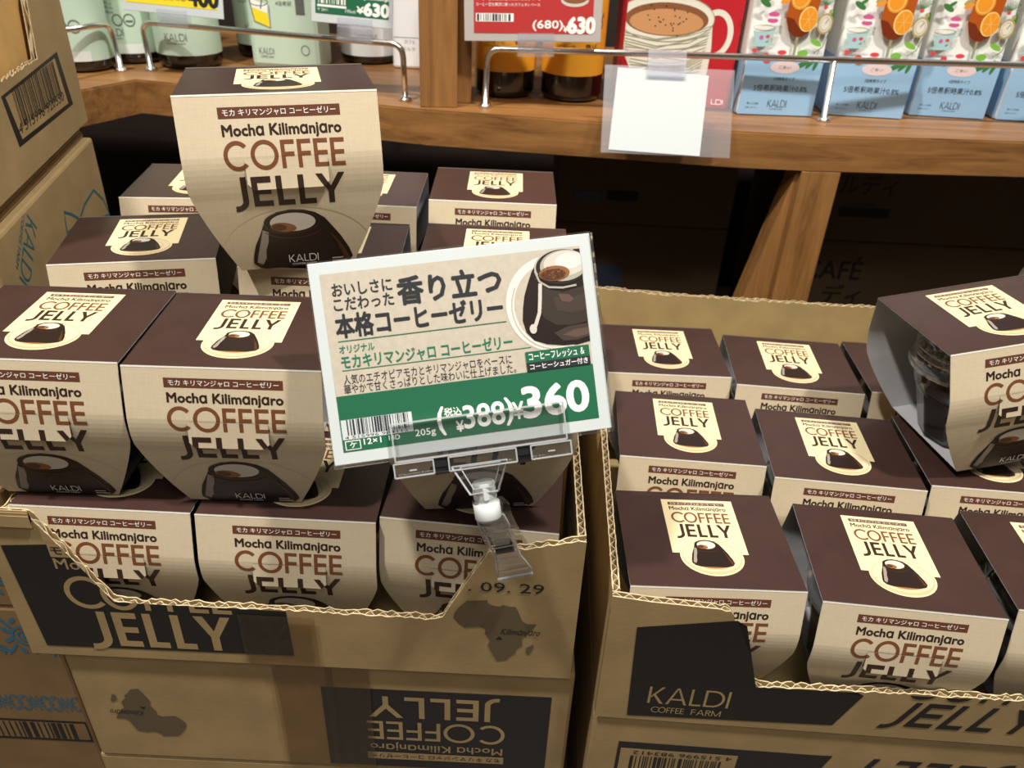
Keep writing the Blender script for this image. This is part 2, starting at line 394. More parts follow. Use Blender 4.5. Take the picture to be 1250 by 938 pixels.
rail((arcpath(a, b, c, .013), .0030), ([c, (.49, .83, .1600), (.72, .845, .1600)], .0030), ([(.2983, .8231, SZ), (.2945, .8231, .1570)], .0030))
# ------------------------------------------------------------------ dark cartons stored under the shelf
# ------------------------------------------------------------------ the coffee jelly pack: printed sleeve round a clear cup
PW, PD, PH = .096, .0795, .0857
CREASE, BOTY = .0285, .0375
def _profile():
    """sleeve outline in (depth, height): front fold, outward slope, soft bend, inward slope to the base"""
    a = Vector((-PD/2, PH)); b = Vector((-.0480, .0525)); c = Vector((-BOTY, .0006))
    p1 = a+(b-a)*.74; p2 = b+(c-b)*.26; pts = [a, p1]
    for i in range(1, 9): t = i/8; pts.append((1-t)**2*p1+2*t*(1-t)*b+t*t*p2)
    m = (p2+c)/2+Vector((-.0012, 0))
    for i in range(1, 7): t = i/6; pts.append((1-t)**2*p2+2*t*(1-t)*m+t*t*c)
    s = [0]
    for p, q in zip(pts, pts[1:]): s.append(s[-1]+(q-p).length)
    return pts, s
PROF, PS = _profile(); PL = PS[-1]
def prof_at(s, off=0):
    i = 0
    while i < len(PS)-2 and PS[i+1] < s: i += 1
    a, b = PROF[i], PROF[i+1]; d = (b-a).normalized(); p = a+d*(s-PS[i]); n = Vector((d.y, -d.x))
    if n.x > 0: n = -n
    return p+n*off
def half_w(s):
    t = max(0, (s-.042)/(PL-.042)); return PW/2-(PW/2-.0295)*(t**1.25)
OUTL = [(-half_w(PL*i/16), -PL*i/16) for i in range(17)] + [(half_w(PL*i/16), -PL*i/16) for i in range(16, -1, -1)]
TU0, TU1, TS1, TC = -.0190, .0206, .0428, .0028
def in_tab(x, y):
    s = -y
    if not (TU0 < x < TU1 and CREASE < s < TS1): return False
    return (x-TU0)+(TS1-s) > TC and (TU1-x)+(TS1-s) > TC
def jelly_print(A, cx, cy, wd, h, L, drip=True):
    """dark jelly dome: cy is its bottom, h its height"""
    P = [(-.5, .14), (-.49, .26), (-.455, .45), (-.40, .61), (-.355, .76), (-.31, .89), (-.21, .97), (-.08, 1), (.05, .985), (.16, .935), (.25, .84), (.32, .69), (.40, .51), (.47, .30), (.5, .15), (.45, .06), (.3, 0), (-.3, 0), (-.44, .05)]
    A.poly([(cx+x*wd, cy+y*h) for x, y in P], JBODY, L)
    A.poly([(cx+x*wd, cy+y*h) for x, y in [(-.47, .12), (-.44, .27), (-.40, .38), (-.37, .3), (-.40, .12), (-.43, .08)]], JGLOW, L+1)
    A.poly([(cx+x*wd, cy+y*h) for x, y in [(.47, .12), (.43, .28), (.37, .44), (.33, .5), (.38, .28), (.42, .1)]], JGLOW, L+1)
    A.ell(cx-.075*wd, cy+h*.80, wd*.272, h*.188, JRIM, L+1); A.ring(cx-.075*wd, cy+h*.80, wd*.272, h*.188, wd*.008, JGLOW, L+2)
    A.ell(cx-.065*wd, cy+h*.80, wd*.222, h*.150, MILK, L+2)
    A.ell(cx-.16*wd, cy+h*.725, wd*.125, h*.075, POWD, L+3, rot=-.12)
    A.ell(cx-.20*wd, cy+h*.73, wd*.07, h*.05, JGLOW, L+4, rot=-.1)
    if drip:
        A.poly([(cx+x*wd, cy+y*h) for x, y in [(-.365, .70), (-.31, .66), (-.325, .50), (-.36, .36), (-.37, .22), (-.41, .12), (-.465, .16), (-.445, .28), (-.41, .46)]], JHI, L+2)
    A.stroke([(cx-.07*wd+wd*.30*math.cos(t), cy+h*.74+h*.2*math.sin(t)) for t in [math.radians(205+13*i) for i in range(11)]], h*.014, JGLOW, L+2)
    A.stroke([(cx+wd*.30, cy+h*.58), (cx+wd*.37, cy+h*.40), (cx+wd*.41, cy+h*.25)], wd*.016, JGLOW, L+2)
def front_art():
    A = Art(); s = lambda k: -k*PW
    A.poly(OUTL, CREAM, 0)
    A.rect(-PW/2, -.0008, PW/2, 0, FOLD, 1)
    A.ring(.02*PW, s(.80), .40*PW, .25*PW, .006*PW, PANELRING, 1, 0, 180)
    A.rect(-.295*PW, s(.111), .303*PW, s(.060), BAR, 1)
    A.text('モカ キリマンジャロ コーヒーゼリー', -.272*PW, s(.101), .282*PW, s(.069), WHITE, 2, .012)
    A.text('Mochɑ Kilimɑnjɑro', -.285*PW, s(.207), .30*PW, s(.140), DARK, 1, .055)
    A.geo('COFFEE', -.295*PW, s(.348), .307*PW, s(.216), .150, COFF, 1)
    A.geo('JELLY', -.285*PW, s(.540), .295*PW, s(.382), .185, DARK, 1, gap=.13)
    jelly_print(A, .035*PW, s(.915), .54*PW, .35*PW, 2)
    A.geo('KALDI', -.045*PW, s(.870), .115*PW, s(.825), .10, WHITE, 7)
    A.text('COFFEE FARM', -.03*PW, s(.889), .10*PW, s(.878), WHITE, 7)
    A.rect(.19*PW, s(.866), .25*PW, s(.859), MILK, 7); A.rect(.19*PW, s(.885), .27*PW, s(.877), MILK, 7)
    return A
def top_art():
    A = Art(); X = lambda u: (u-.5)*PW; Y = lambda v: -PD/2+v*PD
    A.rect(-PW/2, -PD/2, PW/2, PD/2, BROWN, 0)
    A.rect(X(.283), Y(.338), X(.735), Y(.918), LABEL, 1)
    A.ell(X(.512), Y(.305), .188*PW, .185*PD, LABEL, 1)
    A.ell(X(.512), Y(.300), .172*PW, .165*PD, PLATE2, 2, a0=180, a1=360)
    A.ell(X(.512), Y(.312), .170*PW, .150*PD, PLATE1, 3); A.ring(X(.512), Y(.305), .176*PW, .166*PD, .004*PW, PLATE2, 4); A.ring(X(.512), Y(.300), .135*PW, .110*PD, .004*PW, PLATE2, 4)
    A.ell(X(.512), Y(.262), .128*PW, .085*PD, PLATE2, 4); A.ell(X(.512), Y(.250), .11*PW, .06*PD, PLATE3, 5)
    A.rect(X(.323), Y(.855), X(.682), Y(.888), BAR, 2)
    A.text('モカ キリマンジャロ コーヒーゼリー', X(.335), Y(.860), X(.67), Y(.882), WHITE, 3, .01)
    A.text('Mochɑ Kilimɑnjɑro', X(.325), Y(.785), X(.682), Y(.838), DARK, 2, .04)
    A.geo('COFFEE', X(.325), Y(.660), X(.688), Y(.772), .145, COFF, 2)
    A.geo('JELLY', X(.338), Y(.505), X(.678), Y(.642), .17, DARK, 2, gap=.13)
    jelly_print(A, X(.510), Y(.205), .25*PW, .27*PD, 6)
    return A
def make_sleeve(parent):
    bm = bmesh.new(); mats = []
    def mm(A): return [mats.index(m) if m in mats else (mats.append(m) or len(mats)-1) for m in A.mats]
    # front panel with its cut-out tongue
    A = front_art()
    cuts = [((0, -CREASE), (0, 1)), ((0, -TS1), (0, 1)), ((TU0, 0), (1, 0)), ((TU1, 0), (1, 0)),
            ((TU0+TC, -TS1), (1, 1)), ((TU1-TC, -TS1), (1, -1))] + [((0, -x), (0, 1)) for x in PS[2:-1]]
    b = A.bm(clip=OUTL, cuts=cuts)
    b2 = b.copy()
    bmesh.ops.delete(b, geom=[f for f in b.faces if in_tab(*f.calc_center_median()[:2])], context='FACES')
    bmesh.ops.delete(b2, geom=[f for f in b2.faces if not in_tab(*f.calc_center_median()[:2])], context='FACES')
    def fpos(x, y, z): p = prof_at(-y, z); return (x, p.x, p.y)
    CP = prof_at(CREASE); d = (prof_at(CREASE+.0004)-prof_at(CREASE-.0004)).normalized(); d = (d*.6+(PROF[1]-PROF[0]).normalized()*.4).normalized(); nn = Vector((d.y, -d.x)); nn = -nn if nn.x > 0 else nn
    def tpos(x, y, z):
        k = (-y-CREASE); p = CP+d*k+nn*(z+.0003-k*.02); return (x, p.x, p.y)
    k = mm(A); lay(bm, b, fpos, k); lay(bm, b2, tpos, k)
    # top
    A = top_art(); k = mm(A); lay(bm, A.bm(), lambda x, y, z: (x, y, PH-.0004+z*.4), k)
    # back panel: the same outline, plain linen print with the bar and names
    A = Art(); A.poly(OUTL, CREAM, 0); A.geo('COFFEE', -.295*PW, -.348*PW, .307*PW, -.216*PW, .135, COFF, 1); A.geo('JELLY', -.285*PW, -.54*PW, .295*PW, -.382*PW, .17, DARK, 1, gap=.13)
    lay(bm, A.bm(clip=OUTL, cuts=[((0, -x), (0, 1)) for x in PS[1:-1]]), lambda x, y, z: (-x, -prof_at(-y, z).x, prof_at(-y, z).y), mm(A))
    A = Art(); A.rect(-.0295, -BOTY, .0295, BOTY, BROWN); lay(bm, A.bm(), lambda x, y, z: (x, -y, .0006), mm(A))
    # white inside of the board
    A = Art(); A.poly(OUTL, PAPER, 0); k = mm(A)
    for sg in (1, -1):
        lay(bm, A.bm(clip=OUTL, cuts=[((0, -x), (0, 1)) for x in PS[1:-1]]), lambda x, y, z: (x, sg*prof_at(-y, -.0005).x, prof_at(-y, -.0005).y), k)
    A = Art(); A.rect(-PW/2, -PD/2, PW/2, PD/2, PAPER); lay(bm, A.bm(), lambda x, y, z: (x, y, PH-.0009), k)
    A = Art(); A.rect(-.0295, -BOTY, .0295, BOTY, PAPER); lay(bm, A.bm(), lambda x, y, z: (x, y, .0011), k)
    return mesh_obj('sleeve', bm, mats, parent)
def facet_cup(bm, prof, n=12, sharp=True):
    lathe(bm, prof, n)
    for f in bm.faces: f.smooth = False
def make_pack():
    root = empty('coffee_jelly_pack')
    make_sleeve(root)
    bm = bmesh.new()
    facet_cup(bm, [(0, .0016), (.0265, .0016), (.0290, .0036), (.0335, .034)], 12)
    lathe(bm, [(.0335, .034), (.0360, .040), (.0368, .0515), (.0395, .0525), (.0397, .0545), (.0372, .0548)], 40)
    cup = mesh_obj('cup', bm, CPLAST, root)
    bm = bmesh.new(); facet_cup(bm, [(0, .0022), (.0256, .0022), (.0282, .004), (.0326, .0335), (.0348, .0425), (0, .0428)], 12)
    mesh_obj('jelly', bm, JELLY, cup)
    bm = bmesh.new(); lathe(bm, [(.0402, .0520), (.0405, .0556), (.0385, .0570), (.0372, .0580), (.0360, .0680), (.0325, .0735), (.0270, .0752), (.0255, .0735), (0, .0735)], 48)
    lathe(bm, [(.0372, .0600), (.0378, .0612), (.0366, .0624)], 48); lathe(bm, [(.0364, .0642), (.0369, .0652), (.0358, .0664)], 48)
    lid = mesh_obj('lid', bm, CLID, root)
    bm = bmesh.new(); lathe(bm, [(0, .0440), (.0235, .0440), (.029, .052), (.029, .066), (.025, .0695), (0, .0695)], 24)
    mesh_obj('cream_cup', bm, mat('dark_portion_cup', (44, 34, 28), .25), lid)
    return root
PACK = make_pack()
def pack(x, yf, z, yaw, label, group, pitch=0, roll=0, scale=None, centre=False, first=[True]):
    o = PACK if first[0] else copy_tree(PACK)
    first[0] = False
    a = math.radians(yaw); off = 0 if centre else PD/2
    o.location = (x-math.sin(a)*off, yf+math.cos(a)*off, z)
    o.rotation_mode = 'QUATERNION'
    R = Matrix.Rotation(a, 3, 'Z') @ Matrix.Rotation(math.radians(pitch), 3, 'X') @ Matrix.Rotation(math.radians(roll), 3, 'Y')
    o.rotation_quaternion = R.to_quaternion()
    if scale: o.scale = scale
    tag(o, label, 'packaged dessert', group)
    return o
LZ = -PH; QZ = .0002; BZ = -.0277-PH
GL, GQ, GB = 'coffee jelly packs standing in the left carton', 'coffee jelly packs stacked above the left carton', 'coffee jelly packs standing in the right carton'
pack(-.2150, .3165, LZ, 0, 'brown topped coffee jelly pack leftmost behind the left carton torn front', GL)
pack(-.1164, .3160, LZ, 0, 'brown topped coffee jelly pack in the middle behind the left carton torn front', GL)
pack(-.0192, .3175, LZ, -4, 'coffee jelly pack behind the clear clip, rightmost in the left carton lower row', GL)
for j, y in enumerate((.4385, .5575)):
    for i, x in enumerate((-.215, -.1164, -.018)):
        pack(x, y, LZ, 0, 'coffee jelly pack down inside the left carton, hidden under the upper packs', 'buried coffee jelly packs')
pack(-.2385, .3245, QZ, 1.5, 'coffee jelly pack cut by the left photo edge, upper layer of the left carton', GQ)
pack(-.1402, .3254, QZ, 2.0, 'coffee jelly pack with whole front in view directly left of the price card', GQ)
pack(-.0140, .3290, QZ, 7.0, 'coffee jelly pack hidden behind the price card, its jelly picture showing below', GQ)
pack(-.2332, .4423, QZ, 13.0, 'coffee jelly pack with brown arched top beside the leaf printed carton', GQ)
pack(-.1215, .4440, QZ, 2.0, 'coffee jelly pack lying under the standing pack, only its right half of top seen', GQ)
pack(-.0150, .4500, QZ, 0.5, 'coffee jelly pack whose top label peeks just above the price card', GQ)
pack(-.2420, .5560, QZ, 6.0, 'coffee jelly pack at the back left, half hidden behind the standing pack', GQ)
pack(-.1240, .5600, QZ, 0.5, 'coffee jelly pack at the back just right of the standing pack, mostly hidden', GQ)
pack(-.0210, .5787, QZ, 0.9, 'coffee jelly pack at the back right corner of the left stack, under the shelf', GQ)
pack(.1168, .3075, BZ, 1.0, 'coffee jelly pack at the front left corner of the right carton', GB)
pack(.2190, .2990, BZ, -3.9, 'coffee jelly pack with exposed front in the middle of the right carton front row', GB)
pack(.3240, .3005, BZ, -3.0, 'coffee jelly pack cut by the right photo edge, front row of the right carton', GB)
pack(.1215, .4203, BZ, -2.6, 'coffee jelly pack second row left in the right carton, next to the price card', GB)
pack(.2200, .4040, BZ, -4.1, 'coffee jelly pack in the centre of the right carton, second row', GB)
pack(.3210, .4040, BZ, -3.0, 'coffee jelly pack in the right carton directly under the tilted pack', GB)
pack(.1215, .5290, BZ, 0.6, 'coffee jelly pack at the back left corner of the right carton', GB)
pack(.2196, .5170, BZ, -3.5, 'coffee jelly pack in the middle of the right carton back row', GB)
pack(.3225, .5165, BZ, -2.0, 'coffee jelly pack at the back of the right carton, mostly behind the tilted pack', GB)
k = 1.105
pack(*[CO[i]+(Vector((-.1287, .4323, .1056))[i]-CO[i])*k for i in (0, 1)], QZ+PH+.0020, 16.0, 'upright coffee jelly pack standing on top of the left stack, facing front', None, -2.0, -1.0, (k, k, k*1.06), True)
k = 1.07; P = CO+(Vector((.2956, .4288, -.0009))-CO)*k
pack(P.x, P.y, P.z+.0015, 7.4, 'tilted coffee jelly pack on top of the right carton showing its clear cup', None, -2.8, -9.0, (k, k, k), True)
pack(.4850, .5500, BZ+PH+.0006, 14.0, 'coffee jelly pack behind the tilted pack, only its grey side at the right photo edge', None)
# ------------------------------------------------------------------ cardboard cartons
def wall_board(name, parent, M, length, z0, prof, mats=None, art=None, drop=None, cuts=(), t=.0042, torn=(), inside=None, lam=.0072):
    """corrugated board: outer liner (with print), wavy flute, inner liner. Local x along the board, y into the box, z up.
    prof: points (x, z) of the top edge"""
    bm = bmesh.new(); mats = [KRAFT, KRAFTE, inside or KRAFTIN]; rnd = random.Random(len(name)*7+int(length*1e4))
    xs = []
    for (a, za), (b, zb) in zip(prof, prof[1:]):
        n = max(1, int(math.hypot(b-a, zb-za)/.0026))
        for i in range(n): xs.append((a+(b-a)*i/n, za+(zb-za)*i/n))
    xs.append(prof[-1])
    def istorn(x): return any(p <= x <= q for p, q in torn)
    def liner(y0, y1, mi, jit):
        tp = [(x, z+(rnd.uniform(-jit, jit*.5) if istorn(x) else 0)) for x, z in xs]
        cols = [[bm.verts.new((x, y0, z0)), bm.verts.new((x, y0, z)), bm.verts.new((x, y1, z)), bm.verts.new((x, y1, z0))] for x, z in tp]
        for a, b in zip(cols, cols[1:]):
            for i, m in ((0, mi), (1, 1), (2, mi), (3, mi)):
                f = bm.faces.new((a[i], b[i], b[(i+1) % 4], a[(i+1) % 4])); f.material_index = m
        for c in (cols[0], cols[-1]): bm.faces.new(c).material_index = mi
    liner(0, .0007, 0, .0012); liner(t-.0007, t, 2, .0016)
    # flutes
    def ztop(x):
        for (a, za), (b, zb) in zip(xs, xs[1:]):
            if a <= x <= b: return za+(zb-za)*((x-a)/(b-a) if b > a else 0)
        return xs[-1][1]
    N = int(length/lam*10); prev = None
    for i in range(N+1):
        x = xs[0][0]+length*i/N; y = t/2+(t/2-.0008)*math.sin(2*math.pi*x/lam); z = ztop(x)-(.0006+rnd.uniform(0, .0008) if istorn(x) else .0004)
        c = (bm.verts.new((x, y-.0002, max(z0, z-.012))), bm.verts.new((x, y-.0002, z)), bm.verts.new((x, y+.0003, z)), bm.verts.new((x, y+.0003, max(z0, z-.012))))
        if prev:
            for q in range(3): bm.faces.new((prev[q], c[q], c[q+1], prev[q+1])).material_index = 1
        prev = c
    # dark floor of the flute channels
    if art:
        base = len(mats); mats += art.mats
        lay(bm, art.bm(cuts=cuts, drop=drop), lambda x, y, z: (x, -.00008-z, y), [base+i for i in range(len(art.mats))])
    bmesh.ops.transform(bm, matrix=M, verts=bm.verts)
    return mesh_obj(name, bm, mats, parent)
def frame(ox, oy, ang): return Matrix.Translation((ox, oy, 0)) @ Matrix.Rotation(math.radians(ang), 4, 'Z')
def open_carton(label, ox, oy, yaw, W, D, zb, prof_front, zl, zr, zback, art, notch, torn, wl=None):
    """notch: convex outline of the torn-away window, counter-clockwise, in (x, z)"""
    root = empty('open_carton', (ox, oy, zb), (0, 0, math.radians(yaw)), label, 'carton', 'opened kraft cartons of coffee jelly')
    T = .0042; L = Matrix.Translation((0, 0, -zb))
    def inn(x, y):
        return all((q[0]-p[0])*(y-p[1])-(q[1]-p[1])*(x-p[0]) > 0 for p, q in zip(notch, notch[1:]+notch[:1]))
    cuts = [(p, (q[1]-p[1], -(q[0]-p[0]))) for p, q in zip(notch, notch[1:]+notch[:1])]
    wall_board('front_panel', root, L, W, zb+.0005, prof_front, art=art, drop=inn, cuts=cuts, torn=torn)
    wall_board('back_panel', root, L @ Matrix.Translation((W, D, 0)) @ Matrix.Rotation(math.pi, 4, 'Z'), W, zb+.0005, [(0, zback+.002), (W*.3, zback), (W*.8, zback+.001), (W*.93, zback+.003), (W, zback+.004)], torn=((0, W),))
    wall_board('side_panel', root, L @ Matrix.Translation((0, D-.0044, 0)) @ Matrix.Rotation(-math.pi/2, 4, 'Z'), D-.0088, zb+.0005, [(0, zl), (D-.0088, zl if wl is None else wl)], torn=((0, D),))
    wall_board('side_panel', root, L @ Matrix.Translation((W, .0044, 0)) @ Matrix.Rotation(math.pi/2, 4, 'Z'), D-.0088, zb+.0005, [(0, zr), (D-.0088, zr)], torn=((0, D),))
    return root
def base_of(root, W, D, h):
    bm = bmesh.new(); box(bm, (W/2, D/2, h/2), (W-.0086, D-.0086, h-.0004)); mesh_obj('base_panel', bm, KRAFTIN, root)
def tape(root, x0, x1, z0, z1, y=-.0006, wrap=0):
    bm = bmesh.new(); n = 14; rnd = random.Random(3)
    g = [[bm.verts.new((x0+(x1-x0)*i/n, y-rnd.uniform(0, .0005), z0+(z1-z0)*j/6)) for i in range(n+1)] for j in range(7)]
    for j in range(6):
        for i in range(n): bm.faces.new((g[j][i], g[j][i+1], g[j+1][i+1], g[j+1][i]))
    return mesh_obj('tape', bm, TAPE, root)
AFR = [(-17, 15), (-16, 21), (-13, 27), (-9, 32), (-6, 35.5), (0, 36), (10, 37.3), (11, 33.5), (15, 31.5), (20, 30.5), (23, 32.5), (29, 31), (33, 31), (35, 27), (37, 21), (39, 15), (43, 11.5), (51, 12), (48, 5), (42, -2), (39.5, -6), (40.5, -14), (35, -20), (35.5, -24), (32, -27), (28, -33), (20, -35), (17.5, -30), (14, -22), (12, -16), (13.5, -10), (9, -2), (9.5, 4), (4, 6.3), (-4, 5), (-8, 4.5), (-13, 9)]
MAD = [(44, -17), (47, -15), (49.5, -12.5), (50, -16), (47, -25), (44, -24)]
def africa(A, x0, y0, sc, L=1):
    """x0, y0: centre"""
    f = lambda P: [(x0+(x-17)*sc, y0+(y-1)*sc) for x, y in P]
    A.poly(f(AFR), AFRICA, L); A.poly(f(MAD), AFRICA, L)
    A.text('Kilimɑnjɑro', x0+4*sc, y0-5*sc, x0+36*sc, y0+4.5*sc, BLACK, L+1, -.004, skew=.3)
    A.poly(f([(18, -8), (24, -8), (21, -4)]), BLACK, L+1)
# left carton -------------------------------------------------------
AX, AY, AW, AD, AZ = -.2680, .2990, .3095, .366, -.0975
art = Art(); X = lambda x: x-AX
art.poly([(X(-.2610), -.0125), (X(-.2574), -.0895), (X(-.1163), -.0884), (X(-.1185), .0)], BLACK, 1)
art.geo('JELLY', X(-.2290), -.0868, X(-.1490), -.0592, .17, KRAFT, 2, gap=.14)
art.geo('COFFEE', X(-.2360), -.0565, X(-.1470), -.033, .13, KRAFT, 2)
art.text('Mochɑ Kilimɑnjɑro', X(-.236), -.030, X(-.150), -.020, KRAFT, 2, .02)
art.rect(X(-.2365), -.019, X(-.148), -.0095, KRAFT, 2)
art.text('モカ キリマンジャロ', X(-.2355), -.0172, X(-.170), -.0112, BLACK, 3, .02)
art.text('. 09. 29', X(-.0180), -.0292, X(.0222), -.0222, BLACK, 1, .004)
africa(art, X(-.0030), -.0600, .00067)
nA = [(X(-.2108), -.0512), (X(-.0318), -.0527), (X(-.0052), .0040), (X(-.005), .02), (X(-.245), .02)]
pf = [(0, .0100), (X(-.2420), .0098), (X(-.2385), .0040), (X(-.2300), -.012), (X(-.2185), -.037), (X(-.2108), -.0505), (X(-.2000), -.0520), (X(-.1258), -.0508), (X(-.0360), -.0527), (X(-.0318), -.0505), (X(-.0180), -.022), (X(-.0072), -.0004), (X(.0050), .0016), (X(.0250), .0060), (X(.0373), .0093), (AW, .010)]
CA = open_carton('opened kraft carton at left with torn front full of coffee jelly packs and Africa map', AX, AY, 0, AW, AD, AZ, pf, -.0025, .0095, -.004, art, nA, ((.025, .24), (.262, .31)), -.0025)
base_of(CA, AW, AD, -PH-AZ-.0001)
bm = bmesh.new()      # folded-over flap at the top left corner, thick torn edge
for i in range(5): box(bm, (.0145, -.0011+.0003*i, .1062-.0016*abs(i-2)), (.027, .0007, .0075+.001*(i % 2)), mi=0)
mesh_obj('folded_flap', bm, [KRAFT], CA)
tape(CA, .124, .166, .002, .0420)
# right carton ------------------------------------------------------
BX, BY, BYAW, BW, BD, BZ0 = .0575, .2925, -1.5, .3265, .366, -.1215
tb = math.radians(BYAW); art = Art(); X = lambda x: (x-BX)/math.cos(tb)
art.poly([(X(.0727), -.0462), (X(.0760), -.1205), (X(.1935), -.1165), (X(.2040), -.0890), (X(.1441), -.080), (X(.124), -.036)], BLACK, 1)
art.geo('KALDI', X(.0860), -.1080, X(.1320), -.0935, .10, KRAFT, 2)
art.geo('COFFEE', X(.0890), -.1160, X(.1080), -.1110, .12, KRAFT, 2); art.geo('FARM', X(.1120), -.1160, X(.1290), -.1110, .12, KRAFT, 2)
art.geo('JELLY', X(.2170), -.1130, X(.3040), -.0915, .17, BLACK, 1, gap=.13, skew=.42)
art.geo('COFFEE', X(.2240), -.0880, X(.3150), -.0660, .14, BLACK, 1, skew=.42)
nB = [(X(.1441), -.0880), (X(.3450), -.0830), (X(.3620), -.0300), (X(.362), .0), (X(.1180), .0), (X(.1195), -.0295)]
nB = [nB[0], nB[1], nB[2], nB[3], nB[4]]
pf = [(0, -.0245), (.020, -.0268), (X(.1195), -.0290), (X(.1215), -.0330), (X(.1360), -.0690), (X(.1415), -.0840), (X(.1460), -.0875), (X(.2200), -.0850), (X(.3450), -.0830), (X(.3640), -.0290), (BW, -.0245)]
nB = [(x, y+.003) for x, y in nB]; pf = [(x, y+.003) for x, y in pf]; art.items = [([(x, y+.003) for x, y in V], F, k_, l_) for V, F, k_, l_ in art.items]
CB = open_carton('opened kraft carton at right with cut front holding coffee jelly packs', BX, BY, BYAW, BW, BD, BZ0, pf, -.0210, -.0240, -.0190, art, nB, ((.056, .32),))
base_of(CB, BW, BD, BZ0*-1-PH-.0277-.0001)
# closed cartons ----------------------------------------------------
def closed_carton(name, label, ox, oy, yaw, W, D, z0, z1, art=None, group=None, cat='carton', m=None, seam=True, sides=None):
    root = empty(name, (ox, oy, z0), (0, 0, math.radians(yaw)), label, cat, group); H = z1-z0
    bm = bmesh.new(); box(bm, (W/2, D/2, H/2), (W, D, H), bevel=.0022); mats = [m or KRAFT]
    if art:
        lay(bm, art.bm(clip=[(.0024, z0+.0024), (W-.0024, z0+.0024), (W-.0024, z1-.0024), (.0024, z1-.0024)]), lambda x, y, z: (x, -.00008-z, y-z0), [1+i for i in range(len(art.mats))]); mats += art.mats
    if sides:
        b0 = len(mats); mats += sides.mats
        lay(bm, sides.bm(), lambda x, y, z: (W+.00008+z, x, y-z0), [b0+i for i in range(len(sides.mats))])
    mesh_obj('body', bm, mats, root)
    return root
art = Art(); X = lambda x: x+.2530
art.rect(X(-.1045), -.1945, X(.0325), -.1178, BLACKB, 1)
i0 = len(art.items)
art.geo('JELLY', 0, .048, .081, .068, .17, KRAFT, 2, gap=.14); art.geo('COFFEE', -.002, .072, .083, .090, .13, KRAFT, 2)
art.text('Mochɑ Kilimɑnjɑro', -.001, .0925, .082, .1015, KRAFT, 2, .02)
art.rect(-.002, .1035, .084, .1105, KRAFT, 2); art.text('モカ キリマンジャロ コーヒーゼリー', 0, .1048, .082, .1092, BLACKB, 3, .01)
for i in range(i0, len(art.items)):
    V, F, k_, l_ = art.items[i]; art.items[i] = ([(X(.0040)-x, -.076-y) for x, y in V], F, k_, l_)
i0 = len(art.items); africa(art, X(-.2130), -.1510, .00063); art.turn(X(-.2130), -.1510, math.pi, i0)
CU1 = closed_carton('sealed_carton', 'sealed upside-down kraft carton supporting the left open carton, black label and brown tape', -.2530, .3015, 0, .298, .36, -.1975, AZ-.0004, art, 'sealed kraft cartons under the open ones')
tape(CU1, .121, .156, .001, .0990)
tape(CU1, .152, .178, .001, .0990)
closed_carton('sealed_carton', 'sealed kraft carton at the very bottom of the left stack, below the picture', -.255, .302, 0, .30, .36, -.32, -.1979, None, 'sealed kraft cartons under the open ones')
art = Art(); X = lambda x: (x-BX)/math.cos(tb)
art.rect(X(.0745), -.2200, X(.1960), -.1445, BLACKB, 1); art.poly([(X(.1950), -.1445), (X(.2020), -.1440), (X(.1960), -.165), (X(.1950), -.165)], BLACKB, 1)
art.rect(X(.0765), -.1780, X(.1470), -.1505, KRAFT, 2)
art.bars(X(.0830), -.1775, X(.1380), -.1575, BLACKB, 3, 40, 5)
i0 = len(art.items); art.text('4 515996 983412', X(.0840), -.1560, X(.1440), -.1525, BLACKB, 3); art.turn(X(.114), -.1542, math.pi, i0)
i0 = len(art.items); art.geo('JELLY', X(.2180), -.1680, X(.3110), -.1440, .17, BLACKB, 1, gap=.16, skew=.40)
art.geo('COFFEE', X(.2180), -.1430+.004, X(.3110), -.1230, .14, BLACKB, 1, skew=.4); art.items = art.items[:-13] if False else art.items
art.turn(X(.2640), -.1560, math.pi, i0)
closed_carton('sealed_carton', 'sealed upside-down kraft carton under the right open carton, barcode box and slanted lettering', BX, BY+.0012, BYAW, BW, .36, -.2250, BZ0-.0004, art, 'sealed kraft cartons under the open ones')
closed_carton('sealed_carton', 'sealed kraft carton at the very bottom of the right stack, below the picture', BX, BY+.002, BYAW, BW, .36, -.32, -.2254, None, 'sealed kraft cartons under the open ones')
closed_carton('sealed_carton', 'sealed kraft carton out of the picture at right, under the grey sided pack', .4020, .4400, 0, .30, .19, -.32, -.0277+.0002, None, None)
# blue printed cartons at bottom left --------------------------------
def ornament(A, x0, y0, x1, y1, n):
    h = y1-y0; p = (x1-x0)/n
    for i in range(n):
        cx = x0+p*(i+.5); cy = (y0+y1)/2
        A.ring(cx, cy, h*.24, h*.24, h*.05, BLUE, 1, n=20); A.ring(cx, cy, h*.14, h*.14, h*.04, BLUE, 1, n=16); A.ell(cx, cy, h*.05, h*.05, BLUE, 1, 10)
        for sx in (-1, 1):
            for sy in (-1, 1):
                A.stroke([(cx+sx*h*.2, cy+sy*h*.2), (cx+sx*h*.34, cy+sy*h*.42), (cx+sx*h*.5, cy+sy*h*.40)], h*.06, BLUE)
                A.ell(cx+sx*h*.30, cy+sy*h*.12, h*.10, h*.045, BLUE, 1, 10, rot=sx*sy*.6); A.ell(cx+sx*h*.12, cy+sy*h*.38, h*.09, h*.04, BLUE, 1, 10, rot=-sx*sy*.9)
        A.poly([(cx+p*.5-h*.14, cy), (cx+p*.5, cy+h*.14), (cx+p*.5+h*.14, cy), (cx+p*.5, cy-h*.14)], BLUE, 1)
        for sy in (-1, 1): A.ring(cx+p*.5, cy+sy*h*.5, h*.26, h*.26, h*.05, BLUE, 1, *((180, 360) if sy > 0 else (0, 180)), 14); A.ring(cx+p*.5, cy+sy*h*.5, h*.16, h*.16, h*.04, BLUE, 1, *((180, 360) if sy > 0 else (0, 180)), 12)
CX0 = -.600; X = lambda x: x-CX0
